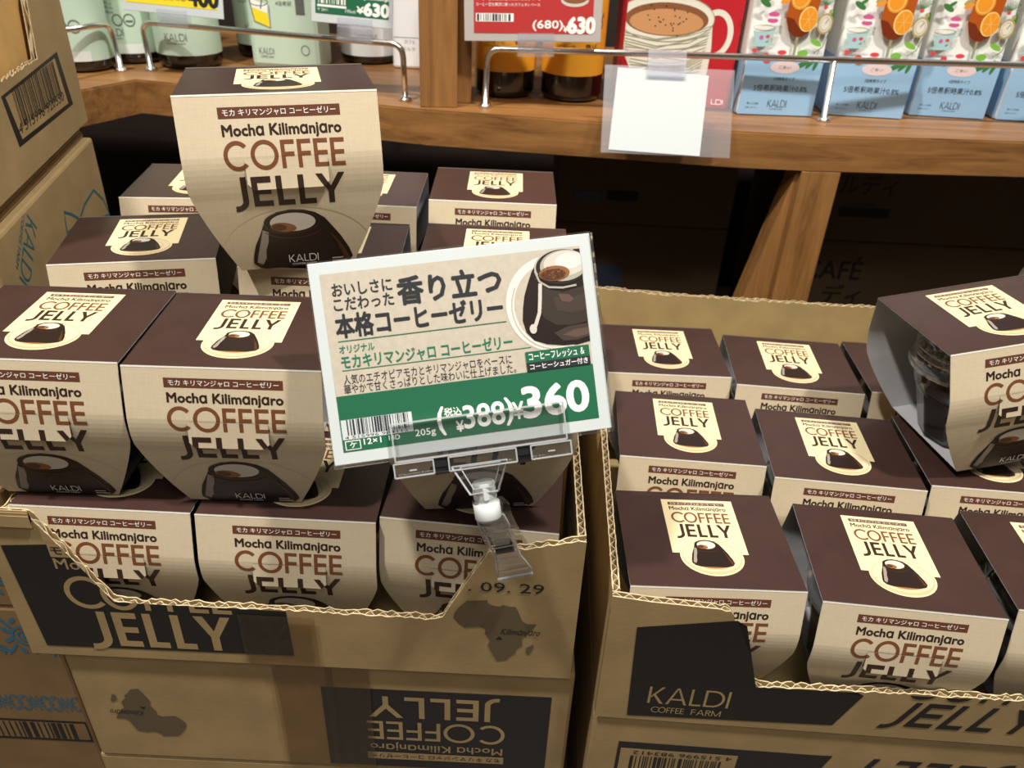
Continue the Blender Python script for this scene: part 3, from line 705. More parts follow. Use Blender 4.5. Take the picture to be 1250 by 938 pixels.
art = Art(); ornament(art, X(-.5400), -.1390, X(-.2740), -.1030, 6)
ornament(art, X(-.3800), -.1960, X(-.2770), -.1800, 5)
art.rect(X(-.4200), -.2290, X(-.2760), -.2065, BLACK, 1); art.rect(X(-.4180), -.2265, X(-.2800), -.2085, KRAFTD, 2); art.bars(X(-.4160), -.2260, X(-.2860), -.2090, BLACK, 3, 60, 8)
closed_carton('blue_printed_carton', 'brown carton with two blue ornament bands and a barcode, bottom left', CX0, .3300, 0, .3235, .36, -.3200, -.0965, art, 'blue ornament cartons at left', m=KRAFTD)
art = Art(); ornament(art, X(-.5400), -.0860, X(-.2740), -.0500, 6)
closed_carton('blue_printed_carton', 'brown carton with one blue ornament strip, wedged left of the left open carton', CX0, .3300, 0, .3235, .36, -.0955, -.0030, art, 'blue ornament cartons at left', m=KRAFTD)
# cartons standing high at left ---------------------------------------
e = Vector((-.2066, .978, 0)).normalized(); nrm = Vector((e.y, -e.x, 0)); Fp = Vector((-.3580, .6600, 0)); LEN = .236
ang = math.degrees(math.atan2(e.y, e.x)); org = Fp - e*LEN
def fk(px):
    p = at(px, pl=(nrm, org)); return ((p-org).dot(e), p.z)
def quad(A, P, m, L=1): return A.poly([fk(p) for p in P], m, L)
art = Art()
lf = [fk(p) for p in [(100, 262), (112, 234), (128, 246), (138, 262)]]
art.stroke([fk(p) for p in [(97, 268), (103, 250), (114, 232), (126, 244), (134, 262)]], .0022, TEAL); art.stroke([fk(p) for p in [(97, 268), (88, 262), (78, 259), (80, 272), (82, 285)]], .0022, TEAL); art.stroke([fk(p) for p in [(82, 285), (95, 274), (112, 270), (134, 262)]], .0022, TEAL)
c0 = fk((34, 312)); i0 = len(art.items)
art.geo('KALDI', c0[0]-.034, c0[1]-.006, c0[0]+.014, c0[1]+.010, .10, TEAL); art.text('COFFEE FARM', c0[0]-.030, c0[1]-.0125, c0[0]+.010, c0[1]-.0085, TEAL)
art.turn(c0[0]-.004, c0[1], math.radians(215), i0)
K2 = closed_carton('leaf_printed_carton', 'brown carton with a teal leaf outline at left, underneath the barcode carton', org.x, org.y, ang, LEN, .13, -.0025, .0965, art)
bm = bmesh.new()
for i in range(2): box(bm, (LEN/2, .065, .1000+.0045*i+.0020), (LEN-.006-.008*i, .118, .0040))
mesh_obj('top_flap', bm, KRAFTD, K2)
KZ = .1095
root = empty('barcode_carton', (org.x, org.y, KZ), (0, 0, math.radians(ang)), 'torn brown carton with a large barcode, topmost of the left stack', 'carton')
art = Art()
P = [(1, 118), (69, 63), (89, 127), (24, 180)]
quad(art, P, BLACK, 1); quad(art, [(6, 119), (66, 71), (83, 126), (27, 170)], KRAFT, 2)
A0, A1, A2, A3 = [Vector(fk(p)) for p in [(12, 112), (64, 74), (76, 118), (26, 158)]]
rb = random.Random(4); tt = 0.02
while tt < .97:
    wd = rb.choice((.008, .008, .014, .022)); f = lambda s_, v_: tuple((A0.lerp(A1, s_)).lerp(A3.lerp(A2, s_), v_))
    art.poly([f(tt, 0), f(min(1, tt+wd), 0), f(min(1, tt+wd), .97), f(tt, .97)], BLACK, 3); tt += wd+rb.choice((.008, .012, .02))
i0 = len(art.items); art.text('4 515996 920530', 0, 0, 1, .16, BLACK, 3)
V, F, k_, l_ = art.items[i0]; B0, B1 = Vector(fk((24, 165))), Vector(fk((78, 122))); up = (Vector(fk((21, 152)))-B0)
art.items[i0] = ([tuple(B0+(B1-B0)*x+up*(y/.16)) for x, y in V], F, k_, l_)
nk = [fk(p) for p in [(-40, 128), (46, 74), (36, 0), (30, -60), (-60, -60)]]
nx = [p for p in nk]
def innk(x, y): return all((q[0]-p[0])*(y-p[1])-(q[1]-p[1])*(x-p[0]) > 0 for p, q in zip(nx, nx[1:]+nx[:1]))
pk = [(0, fk((-30, 122))[1]), fk((0, 100)), fk((14, 92)), fk((30, 80)), fk((46, 72)), fk((40, 38)), fk((33, 0)), fk((31, -40)), (LEN, fk((31, -40))[1])]
pk = [(x, min(z, .300)) for x, z in pk]; pk = [p for i, p in enumerate(pk) if i == 0 or p[0] > pk[i-1][0]+.0004 or i == len(pk)-1]
wall_board('front_panel', root, Matrix.Translation((0, 0, -KZ)), LEN, KZ+.0005, pk, art=art, drop=innk, cuts=[(p, (q[1]-p[1], -(q[0]-p[0]))) for p, q in zip(nx, nx[1:]+nx[:1])], torn=((0, LEN*.62),))
bm = bmesh.new(); box(bm, (LEN-.002, .068, .095), (.004, .124, .188)); box(bm, (.002, .068, .095), (.004, .124, .188)); mesh_obj('side_panel', bm, KRAFT, root)
bm = bmesh.new(); box(bm, (LEN/2, .128, .095), (LEN-.0085, .004, .188)); mesh_obj('back_panel', bm, KRAFTIN, root)
bm = bmesh.new(); box(bm, (LEN/2, .066, .003), (LEN-.009, .118, .004)); mesh_obj('base_panel', bm, KRAFTIN, root)
bm = bmesh.new(); box(bm, (LEN/2-.002, .0095, .094), (LEN-.012, .003, .186)); mesh_obj('inner_divider', bm, mat('kraft_inner_lit', (214, 172, 104), .75, var=.05), root)  # board set forward to show lit; the orange lit look is in its colour
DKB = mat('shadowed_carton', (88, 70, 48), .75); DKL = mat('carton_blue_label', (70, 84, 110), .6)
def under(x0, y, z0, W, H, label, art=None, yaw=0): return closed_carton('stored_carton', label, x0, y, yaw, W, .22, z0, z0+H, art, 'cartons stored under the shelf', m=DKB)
def pxy(y, x0):                      # pixel -> (x from the carton's left edge, z) on a front at depth y
    return lambda p: ((lambda q: (q.x-x0, q.z))(at(p, y=y)))
def tx(A, f, s, p, q, m, **k): a, b = f(p), f(q); A.text(s, a[0], b[1], b[0], a[1], m, **k)
A = Art(); f = pxy(.93, .335); tx(A, f, 'ルディ', (1030, 212), (1092, 240), BLACK, bold=.02); tx(A, f, 'COFFEE', (1032, 247), (1068, 252), BLACK); A.rect(*f((1022, 264)), *f((1087, 255)), BLACK)
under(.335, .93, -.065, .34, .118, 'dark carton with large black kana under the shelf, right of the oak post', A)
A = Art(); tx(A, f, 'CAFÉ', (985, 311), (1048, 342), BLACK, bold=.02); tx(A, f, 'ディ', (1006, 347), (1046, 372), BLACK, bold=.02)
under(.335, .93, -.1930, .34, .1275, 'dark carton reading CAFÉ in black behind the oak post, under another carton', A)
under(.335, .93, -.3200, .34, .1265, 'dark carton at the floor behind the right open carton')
A = Art(); f = pxy(.95, .045); A.rect(*f((700, 246)), *f((735, 234)), DKL); A.rect(*f((740, 244)), *f((780, 234)), BLACK); A.rect(*f((720, 312)), *f((775, 285)), DKL)
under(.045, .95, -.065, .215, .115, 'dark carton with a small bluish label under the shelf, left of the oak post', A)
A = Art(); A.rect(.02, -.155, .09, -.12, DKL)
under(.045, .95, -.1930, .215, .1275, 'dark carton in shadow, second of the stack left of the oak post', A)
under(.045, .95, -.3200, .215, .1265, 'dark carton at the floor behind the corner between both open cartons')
# ------------------------------------------------------------------ price card in front
SW, SH = .130, .0922
SC = Vector((-.0231, .3192, .1067))
SR = Matrix.Rotation(math.radians(7.87), 4, 'Z') @ Matrix.Rotation(math.radians(-29.47), 4, 'X') @ Matrix.Rotation(math.radians(-6.0), 4, 'Y')
SIGNM = Matrix.Translation(SC) @ SR
CARDW = mat('card_white', (198, 205, 204), .5); CARDB = mat('card_beige', (188, 178, 160), .5, var=.03, scale=300); GREEN = mat('card_green', (26, 98, 66), .45); INK = mat('card_ink', (32, 34, 38), .5)
GINK = mat('card_green_ink', (22, 110, 76), .5); GLASSP = mat('printed_glass', (222, 216, 206), .45); JB2 = mat('printed_jelly_brown', (66, 54, 46), .4); JB3 = mat('printed_jelly_mauve', (92, 72, 64), .4)
A = Art(); U = lambda u: (u-.5)*SW; V_ = lambda v: (v-.5)*SH
def sr(u0, v0, u1, v1, m, L): A.rect(U(u0), V_(v0), U(u1), V_(v1), m, L)
def st(s, u0, v0, u1, v1, m, L=4, bold=0.0): A.text(s, U(u0), V_(v0), U(u1), V_(v1), m, L, bold)
sr(.037, .062, .957, .942, CARDB, 1); sr(.037, .062, .957, .340, GREEN, 2)
i0 = len(A.items)       # jelly picture, cut at the card's printed edge
PG1 = mat('printed_glass_grey', (184, 178, 166), .45); JS = [mat('printed_jelly_tone', c_, .4) for c_ in ((40, 31, 27),)][0]; JT = mat('printed_jelly_tone_mid', (56, 46, 38), .4); MK2 = mat('printed_cream_grey', (168, 166, 150), .4)
def pp(P, m, L): A.poly([(U(x), V_(y)) for x, y in P], m, L)
A.ell(U(.835), V_(.67), .170*SW, .245*SH, PG1, 2); A.ell(U(.836), V_(.67), .167*SW, .241*SH, GLASSP, 3); A.ell(U(.848), V_(.665), .150*SW, .215*SH, CARDB, 4); A.ring(U(.842), V_(.66), .155*SW, .222*SH, .004*SW, PG1, 5, 150, 290)
pp([(.722, .60), (.728, .66), (.738, .72), (.755, .78), (.775, .84), (.80, .885), (.835, .915), (.88, .930), (.957, .928), (.957, .46), (.91, .450), (.86, .452), (.80, .468), (.755, .495), (.73, .54)], JBODY, 6)
pp([(.80, .80), (.83, .74), (.88, .72), (.957, .74), (.957, .56), (.90, .55), (.84, .56), (.80, .60), (.785, .68)], JT, 7)
pp([(.84, .70), (.90, .69), (.957, .70), (.957, .62), (.90, .61), (.85, .63)], JB2, 8)
pp([(.83, .520), (.88, .545), (.957, .55), (.957, .485), (.91, .472), (.86, .476)], JB2, 8); pp([(.86, .505), (.90, .525), (.957, .53), (.957, .495), (.91, .485)], JB3, 9)
pp([(.86, .715), (.90, .705), (.915, .68), (.90, .665), (.87, .675)], JB3, 9)
A.ell(U(.885), V_(.850), .100*SW, .092*SH, JS, 10); A.ring(U(.885), V_(.850), .100*SW, .092*SH, .006*SW, PG1, 11, 60, 200); A.ell(U(.892), V_(.852), .086*SW, .078*SH, MK2, 12); A.ell(U(.898), V_(.862), .078*SW, .064*SH, MILK, 13); A.ell(U(.912), V_(.872), .05*SW, .04*SH, GLASSP, 14)
A.ell(U(.855), V_(.818), .056*SW, .038*SH, POWD, 15); A.ell(U(.850), V_(.812), .046*SW, .028*SH, JGLOW, 16); rq = random.Random(2)
for q in range(46): A.ell(U(.853+rq.gauss(0, .022)), V_(.816+rq.gauss(0, .015)), .0022*SW, .0022*SW, rq.choice((POWD, BAR, JBODY)), 17, 6)
A.stroke([(U(x), V_(y)) for x, y in [(.800, .775), (.793, .70), (.785, .63), (.766, .57), (.757, .545)]], .013*SW, MILK, 12); A.ell(U(.756), V_(.553), .013*SW, .024*SH, MILK, 13)
A.stroke([(U(x), V_(y)) for x, y in [(.786, .84), (.798, .785), (.83, .752), (.88, .742), (.93, .748)]], .007*SW, MK2, 12)
pic = list(range(i0, len(A.items)))
sr(.070, .6055, .664, .6095, GINK, 4); sr(.070, .4610, .740, .4650, GINK, 4)
st('おいしさに', .072, .828, .279, .890, INK, 4, .03); st('こだわった', .072, .757, .279, .818, INK, 4, .03)
st('香り立つ', .297, .752, .661, .886, INK, 4, .055); st('本格コーヒーゼリー', .0695, .624, .655, .738, INK, 4, .05)
st('オリジナル', .070, .548, .191, .586, GINK, 4, .025); st('モカキリマンジャロ コーヒーゼリー', .0715, .470, .675, .538, GINK, 4, .03)
st('人気のエチオピアモカとキリマンジャロをベースに', .0705, .393, .666, .442, INK); st('華やかで甘くさっぱりとした味わいに仕上げました。', .068, .346, .677, .394, INK)
sr(.716, .386, .949, .442, GREEN, 8); sr(.716, .341, .949, .386, INK, 8)
st('コーヒーフレッシュ ＆', .728, .395, .930, .433, WHITE, 9, .02); st('コーヒーシュガー付き', .728, .349, .940, .379, WHITE, 9, .02)
sr(.041, .122, .2885, .2210, CARDW, 4); A.bars(U(.060), V_(.142), U(.276), V_(.220), INK, 5, 46, 11); st('4 515996 984112', .048, .125, .27, .139, INK, 5)
sr(.046, .070, .100, .116, WHITE, 4); sr(.049, .074, .097, .112, GREEN, 5); st('ケ', .062, .079, .086, .108, WHITE, 6, .02)
st('12×1', .111, .088, .172, .117, WHITE, 4, .02); st('14D', .199, .092, .238, .116, WHITE, 4, .01); st('205g', .2925, .083, .365, .127, WHITE, 4, .02)
st('(', .377, .082, .400, .222, WHITE, 4, .04); st('税込', .403, .172, .464, .214, WHITE, 4, .025); st('¥', .440, .088, .466, .142, WHITE, 4, .04)
st('388', .470, .099, .616, .212, WHITE, 4, .03); st(')', .622, .088, .648, .225, WHITE, 4, .04); st('¥', .648, .112, .686, .197, WHITE, 4, .03); st('360', .688, .112, .925, .262, WHITE, 4, .055)
root = empty('price_card', (0, 0, 0), label='green and beige Japanese price card reading 360 yen in a white border', cat='price card')
root.matrix_world = SIGNM
bm = bmesh.new(); box(bm, (0, .0011, 0), (SW, .0014, SH), bevel=.0004); mats = [CARDW] + A.mats
for i in pic:
    V, F, k_, l_ = A.items[i]; A.items[i] = ([(min(x, U(.957)), max(y, V_(.44))) for x, y in V], F, k_, l_)
lay(bm, A.bm(), lambda x, y, z: (x, .0003-z*.55, y), [1+i for i in range(len(A.mats))])
mesh_obj('printed_card', bm, mats, root)
bm = bmesh.new(); box(bm, (0, .0024, -.0003), (SW+.0016, .0008, SH+.0024), bevel=.0003); box(bm, (0, .0008, -SH/2-.0009), (SW+.001, .004, .0009)); box(bm, (SW/2+.0006, .0008, 0), (.0008, .004, SH)); mesh_obj('clear_backing', bm, ACRYL, root)
# ------------------------------------------------------------------ clear clip with white joint
root = empty('sign_clip', label='clear plastic clip with white swivel joint holding the price card on the carton edge', cat='clip')
root.location = (.0, .2975, .0); LR = Matrix.Translation((0, -.2975, 0))
def cw(M): return LR @ M
bm = bmesh.new(); M = cw(SIGNM); h2 = -SH/2
box(bm, (.0025, -.0022, h2+.0070), (.080, .0014, .0175), M, bevel=.0004)
for z_ in (h2-.0017, h2+.0157): box(bm, (.0025, -.0022, z_), (.080, .0017, .0008), M, mi=1)  # rim bars added to draw the bright edge glints
for x_ in (-.0375, .0425): box(bm, (x_, -.0022, h2+.0070), (.0007, .0017, .0175), M, mi=1)
mesh_obj('front_jaw', bm, [ACRYL, ACRYLE], root)
bm = bmesh.new()
for x0, x1 in ((-.0385, -.0205), (-.0135, .0180), (.0250, .0440)):
    box(bm, ((x0+x1)/2, .0010, h2-.0058), (x1-x0, .0070, .0070), M, bevel=.0008); [box(bm, ((x0+x1)/2, -.0028, z_), (x1-x0, .0006, .0007), M, mi=1) for z_ in (h2-.0026, h2-.0090)]; [box(bm, (x_, -.0028, h2-.0058), (.0007, .0006, .0066), M, mi=1) for x_ in (x0, x1)]
box(bm, (.0025, .0046, h2+.004), (.080, .0014, .014), M, bevel=.0004)
for x_ in (-.0300, .0345): lathe(bm, [(.0016, 0), (.0022, 0), (.0022, .0005), (.0016, .0005)], 16, 1, (0, 0, 0)) if False else box(bm, (x_, -.0030, h2-.0062), (.0034, .0006, .0006), M, mi=1)
mesh_obj('hinge_bar', bm, [ACRYL, ACRYLE], root)
for x in (-.0170, .0215):
    bm = bmesh.new(); box(bm, (x, .0006, h2-.0046), (.0066, .0050, .0050), M, bevel=.0006); mesh_obj('hinge_pin', bm, mat('black_hinge', (34, 34, 34), .3), root)
    bm = bmesh.new(); tube(bm, [(x-.0034, .0006, h2-.0082), (x+.0034, .0006, h2-.0082)], .0022, 12); bmesh.ops.transform(bm, matrix=M, verts=bm.verts); mesh_obj('spring_pin', bm, STEEL, root)
bm = bmesh.new(); TR = [(-.0125, -.0075), (.0135, -.0075), (.0075, -.0215), (-.0055, -.0215)]
Mx = M @ Matrix.Translation((0, 0, h2)) @ Matrix.Rotation(math.pi/2, 4, 'X')
prism(bm, TR, -.0032, .0018, 0, Mx); prism(bm, [(x*.72+.0003, y*.8-.002) for x, y in TR], .0018, .0026, 0, Mx)
for q_ in range(4):
    a_, b_ = TR[q_], TR[(q_+1) % 4]; tube(bm, [M @ Vector((a_[0], -.0022, h2+a_[1])), M @ Vector((b_[0], -.0022, h2+b_[1]))], .0005, 6, 1)
    a_, b_ = [(x*.72+.0003, y*.8-.002) for x, y in (a_, b_)]; tube(bm, [M @ Vector((a_[0], -.0028, h2+a_[1])), M @ Vector((b_[0], -.0028, h2+b_[1]))], .0003, 6, 1)
mesh_obj('neck', bm, [ACRYL, ACRYLE], root)
J0 = SIGNM @ Vector((.0012, .0030, h2-.0170)); J1 = Vector((-.0078, .2855, .0335))
ax = (J1-J0); Ln = ax.length; Q = cw(Matrix.Translation(J0) @ ax.to_track_quat('Z', 'Y').to_matrix().to_4x4())
bm = bmesh.new(); lathe(bm, [(0, 0), (.0050, 0), (.0055, .0006), (.0056, Ln*.42), (.0050, Ln*.46), (.0050, Ln*.52), (.0064, Ln*.54), (.0064, Ln*.92), (.0056, Ln), (0, Ln)], 28)
bmesh.ops.transform(bm, matrix=Q, verts=bm.verts); mesh_obj('swivel_joint', bm, FROST, root)
bm = bmesh.new()
box(bm, (-.0015, .0050, Ln*.25), (.0030, .0020, Ln*.36), Q, bevel=.0006); box(bm, (-.0015, -.0050, Ln*.25), (.0030, .0020, Ln*.36), Q, bevel=.0006); mesh_obj('joint_slot', bm, mat('milky_slot_plastic', (205, 208, 210), .3), root)  # slot cheeks in nearly the same milky tone as the joint
# lower clamp: frame with z along the clip downwards
C0 = Vector((-.0085, .2895, .0365)); C1 = Vector((.0065, .2945, -.0090)); zc = (C1-C0).normalized(); yc = Vector((0, 1, 0)); yc = (yc-zc*yc.dot(zc)).normalized(); xc = yc.cross(zc)
CM = cw(Matrix(((xc.x, yc.x, zc.x, C0.x), (xc.y, yc.y, zc.y, C0.y), (xc.z, yc.z, zc.z, C0.z), (0, 0, 0, 1)))); CLn = (C1-C0).length
def plate(bm, prof, y0, y1):
    P = [(-w_, t) for w_, t in prof] + [(w_, t) for w_, t in reversed(prof)]
    a = [bm.verts.new(CM @ Vector((x, y0, z))) for x, z in P]; b = [bm.verts.new(CM @ Vector((x, y1, z))) for x, z in P]; n = len(P)
    fs = [bm.faces.new(a), bm.faces.new(b)]
    for i in range(n): fs.append(bm.faces.new((a[i], a[(i+1) % n], b[(i+1) % n], b[i])))
    bmesh.ops.recalc_face_normals(bm, faces=fs)
bm = bmesh.new()
plate(bm, [(.0030, 0), (.0066, .0040), (.0072, .0110), (.0058, .0160), (.0062, .0340), (.0078, .0400), (.0092, CLn)], -.0022, -.0002)
for sx in (-1, 1): box(bm, (sx*.0066, -.0030, CLn*.42), (.0012, .0035, CLn*.5), CM, bevel=.0003)
for i in range(7): box(bm, (0, -.0028, .0150+.0014*i), (.0080, .0008, .0006), CM)
box(bm, (0, -.0034, CLn-.0012), (.0185, .0042, .0022), CM, bevel=.0008)
pr = [(.0030, 0), (.0066, .0040), (.0072, .0110), (.0058, .0160), (.0062, .0340), (.0078, .0400), (.0092, CLn)]
for sx in (-1, 1): tube(bm, [CM @ Vector((sx*w_, -.0020, t)) for w_, t in pr], .0005, 6, 1)
tube(bm, [CM @ Vector((-.0092, -.0030, CLn)), CM @ Vector((.0092, -.0030, CLn))], .0008, 8, 1); tube(bm, [CM @ Vector((-.0030, -.0018, 0)), CM @ Vector((.0030, -.0018, 0))], .0005, 6, 1)
for t in (.0135, .0255, .0345): tube(bm, [CM @ Vector((-.0056, -.0026, t)), CM @ Vector((.0056, -.0026, t))], .0004, 6, 1)
mesh_obj('front_clamp', bm, [ACRYL, ACRYLE], root)
bm = bmesh.new(); plate(bm, [(.0050, .006), (.0070, .012), (.0062, .020), (.0068, .0330), (.0085, CLn-.004)], .0114, .0128); box(bm, (0, .0050, .0085), (.0090, .0120, .0030), CM, bevel=.0005)
mesh_obj('back_clamp', bm, ACRYL, root)
bm = bmesh.new(); tube(bm, [CM @ Vector((-.0045, -.0010, .0285)), CM @ Vector((.0045, -.0010, .0285))], .0024, 14); mesh_obj('clamp_spring', bm, STEEL, root)
# ------------------------------------------------------------------ goods on the shelf
GLASSD = mat('dark_brown_glass', (26, 16, 10), .12, spec=.7, coat=.4)
MINT = mat('mint_label', (186, 208, 188), .5); MINTW = mat('mint_white_label', (216, 222, 216), .5); WLAB = mat('white_label', (226, 226, 226), .5); ORG = mat('orange_label', (232, 166, 44), .5); GREY = mat('grey_small_print', (92, 96, 94), .6); YEL = mat('yellow_print', (240, 214, 40), .5)
def bottle(label, x, yb, r, dark_h, lab, art, group, z=SZ, lab_top=.16, yaw=0, name='bottle'):
    root = empty(name, (x, yb+r, z), (0, 0, yaw), label, 'bottle', group)
    bm = bmesh.new(); lathe(bm, [(0, .0003), (r*.78, .0003), (r*.80, .0003), (r*.95, .0025), (r, .006), (r, .0075), (r, .148), (r, .150), (r*.93, .165), (r*.5, .195), (r*.36, .21), (r*.36, .245), (0, .245)], 48); mesh_obj('glass', bm, GLASSD, root)
    bm = bmesh.new(); N = 48; R = r+.0004
    lathe(bm, [(R, dark_h), (R, lab_top*.93)], N); mats = [lab]
    if art:
        b = art.bm(cuts=[((R*math.radians(9*i), 0), (1, 0)) for i in range(-9, 10)])
        lay(bm, b, lambda u, v, w_: ((R+.0001+w_)*math.sin(u/R), -(R+.0001+w_)*math.cos(u/R), v), [1+i for i in range(len(art.mats))]); mats += art.mats
    mesh_obj('label', bm, mats, root); return root
def mint_art(k):
    A = Art()
    A.geo('KALDI', -.012, .030, .012, .0375, .10, GREY); A.text('COFFEE FARM', -.010, .0265, .010, .0285, GREY)
    if k: 
        for i in range(9): A.text('こはたんぱくミルク'[i:i+1]*1+'さ小売税込', -.024, .052+.0045*i, .006, .0555+.0045*i, GREY)
        A.ring(.020, .046, .006, .0065, .0012, GREY); A.rect(.0165, .044, .0235, .046, GREY); A.ring(.008, .046, .0055, .006, .0012, GREY)
        A.rect(-.03, .012, .03, .022, MINTW, 1)
    else: A.text('ミルクコーヒー', -.02, .070, .02, .078, GREY); A.text('COFFEE BASE', -.018, .06, .018, .064, GREY)
    return A
bottle('mint labelled dark bottle behind the short left rail, partly behind the barcode carton', -.4790, .8720, .031, .012, MINT, mint_art(1), 'mint labelled bottles', yaw=-.2)
bottle('mint labelled dark bottle with white band between the two chrome rail ends', -.4480, .9275, .033, .012, MINT, mint_art(1), 'mint labelled bottles', yaw=-.15)
bottle('mint labelled dark bottle standing below the yellow price tag', -.3795, .9134, .0345, .015, MINT, mint_art(0), 'mint labelled bottles')
bottle('mint labelled dark bottle between the yellow tag and the mint pouch', -.3180, .9960, .0320, .015, MINT, mint_art(0), 'mint labelled bottles')
root = empty('drink_pouch', (-.3095, .9440, SZ), (0, 0, math.radians(-4)), 'mint paper pouch with a yellow iced drink picture, right of the mint bottles', 'pouch')
bm = bmesh.new(); box(bm, (.0400, .022, .1), (.080, .044, .199), bevel=.006); A = Art()
A.geo('KALDI', .010, .016, .027, .0225, .10, GREY); A.text('COFFEE FARM', .011, .012, .026, .0145, GREY); A.ring(.063, .022, .005, .0055, .001, GREY)
A.poly([(.006, .064), (.024, .058), (.026, .044), (.009, .050)], YEL); A.poly([(.006, .072), (.025, .066), (.024, .058), (.006, .064)], WHITE); A.ring(.0155, .069, .0105, .0045, .001, GREY); A.stroke([(.0055, .071), (.009, .049), (.026, .043), (.0265, .066)], .0011, GREY); A.stroke([(.017, .062), (.021, .078), (.026, .080)], .0014, GREY)
A.ell(.041, .090, .014, .013, YEL); A.text('とろもにの', .031, .090, .051, .095, GREY, 2)
A.rect(.056, .058, .066, .075, GREY, 1); A.text('4倍希釈', .034, .066, .052, .071, GREY)
lay(bm, A.bm(), lambda x, y, z: (x, -.0001-z, y), [1+i for i in range(len(A.mats))]); mesh_obj('body', bm, [MINT]+A.mats, root)
A = Art(); A.text('COFFEE MILK', -.016, .030, .016, .034, GREY); A.text('ALL NATURAL', -.014, .024, .014, .0265, GREY)
bottle('white labelled bottle under the green price tag, left of the white carton', -.1905, .9885, .0335, .010, WLAB, A, None, name='white_bottle')
root = empty('white_carton', (-.1562, .9800, SZ), (0, 0, 0), 'plain white carton beside the oak post, right of the white bottle', 'carton')
bm = bmesh.new(); box(bm, (.034, .033, .1), (.068, .066, .199), bevel=.003); A = Art(); A.text('カフェ', .014, .028, .026, .032, GREY); A.text('ミルク', .012, .020, .026, .024, GREY); A.rect(0.001, .034, .067, .0345, GREY)
lay(bm, A.bm(), lambda x, y, z: (x, -.0001-z, y), [1+i for i in range(len(A.mats))]); mesh_obj('body', bm, [WLAB]+A.mats, root)
for x, y, l in ((-.0235, .8500, 'orange labelled dark bottle next to the oak post'), (.0465, .8455, 'orange labelled dark bottle beside the red mug carton')):
    A = Art(); A.text('コーヒーの', -.020, .053, .000, .056, INK); A.text('NON SUGAR', -.022, .0495, -.006, .052, INK); A.text('香ば', .010, .053, .024, .057, INK); A.text('SINCE', .011, .0495, .022, .052, INK)
    A.ring(.027, .074, .003, .004, .0009, INK); A.stroke([(.027, .078), (.030, .084), (.031, .080)], .0012, INK)
    A.poly([(-.004, .068), (-.006, .075), (.002, .080), (.006, .072)], POWD)
    bottle(l, x, y, .0315, .0265, ORG, A, 'orange labelled bottles')
# red carton with a mug drawing
RED = mat('red_print', (186, 30, 40), .45); MUGW = mat('drawn_mug_white', (226, 222, 204), .5); MUGL = mat('drawn_mug_lines', (150, 150, 120), .5); TAN = mat('drawn_coffee_tan', (198, 144, 96), .5); TAN2 = mat('drawn_coffee_brown', (134, 84, 48), .5)
RY = .8490; root = empty('mug_carton', (.0930, RY, SZ), (0, 0, 0), 'red carton with a drawn white coffee mug behind the blank hanging card', 'carton')
f = pxy(RY, .0930); g = lambda p: (lambda q: (q[0], q[1]-SZ))(f(p))
A = Art()
P = lambda L_: [g(p) for p in L_]
A.ring(*g((873, 42)), .0175, .0225, .0055, MUGW, 1)
A.poly(P([(757, 28), (757, 40), (763, 70), (772, 92), (785, 104), (845, 106), (862, 92), (868, 60), (870, 25)]), MUGW, 2)
c1 = g((813, 22)); A.ell(c1[0], c1[1], .0475, .0215, MUGW, 3); A.ring(c1[0], c1[1], .0475, .0215, .0008, MUGL, 4); A.ell(c1[0]+.001, c1[1]-.001, .0405, .0150, TAN2, 4); A.ell(c1[0]+.001, c1[1]-.0035, .036, .0118, TAN, 5)
rb = random.Random(6)
for i in range(26): A.ell(c1[0]+.002+rb.gauss(0, .012), c1[1]+rb.gauss(.0, .006), .0008, .0007, INK, 6, 8)
for i in range(16):
    t = i/15; A.stroke([g((758+rb.uniform(0, 4)+t*12, 38+t*55)), g((800, 46+t*48+rb.uniform(-5, 5))), g((840, 44+t*48+rb.uniform(-5, 5))), g((868-t*14, 32+t*55))], .0007, MUGL, 4)
lay(bm := bmesh.new(), A.bm(clip=[(.001, .001), (.113, .001), (.113, .199), (.001, .199)]), lambda x, y, z: (x, -.0001-z, y), [1+i for i in range(len(A.mats))])
box(bm, (.057, .04, .1), (.114, .080, .199), bevel=.0015); mesh_obj('body', bm, [RED]+A.mats, root)
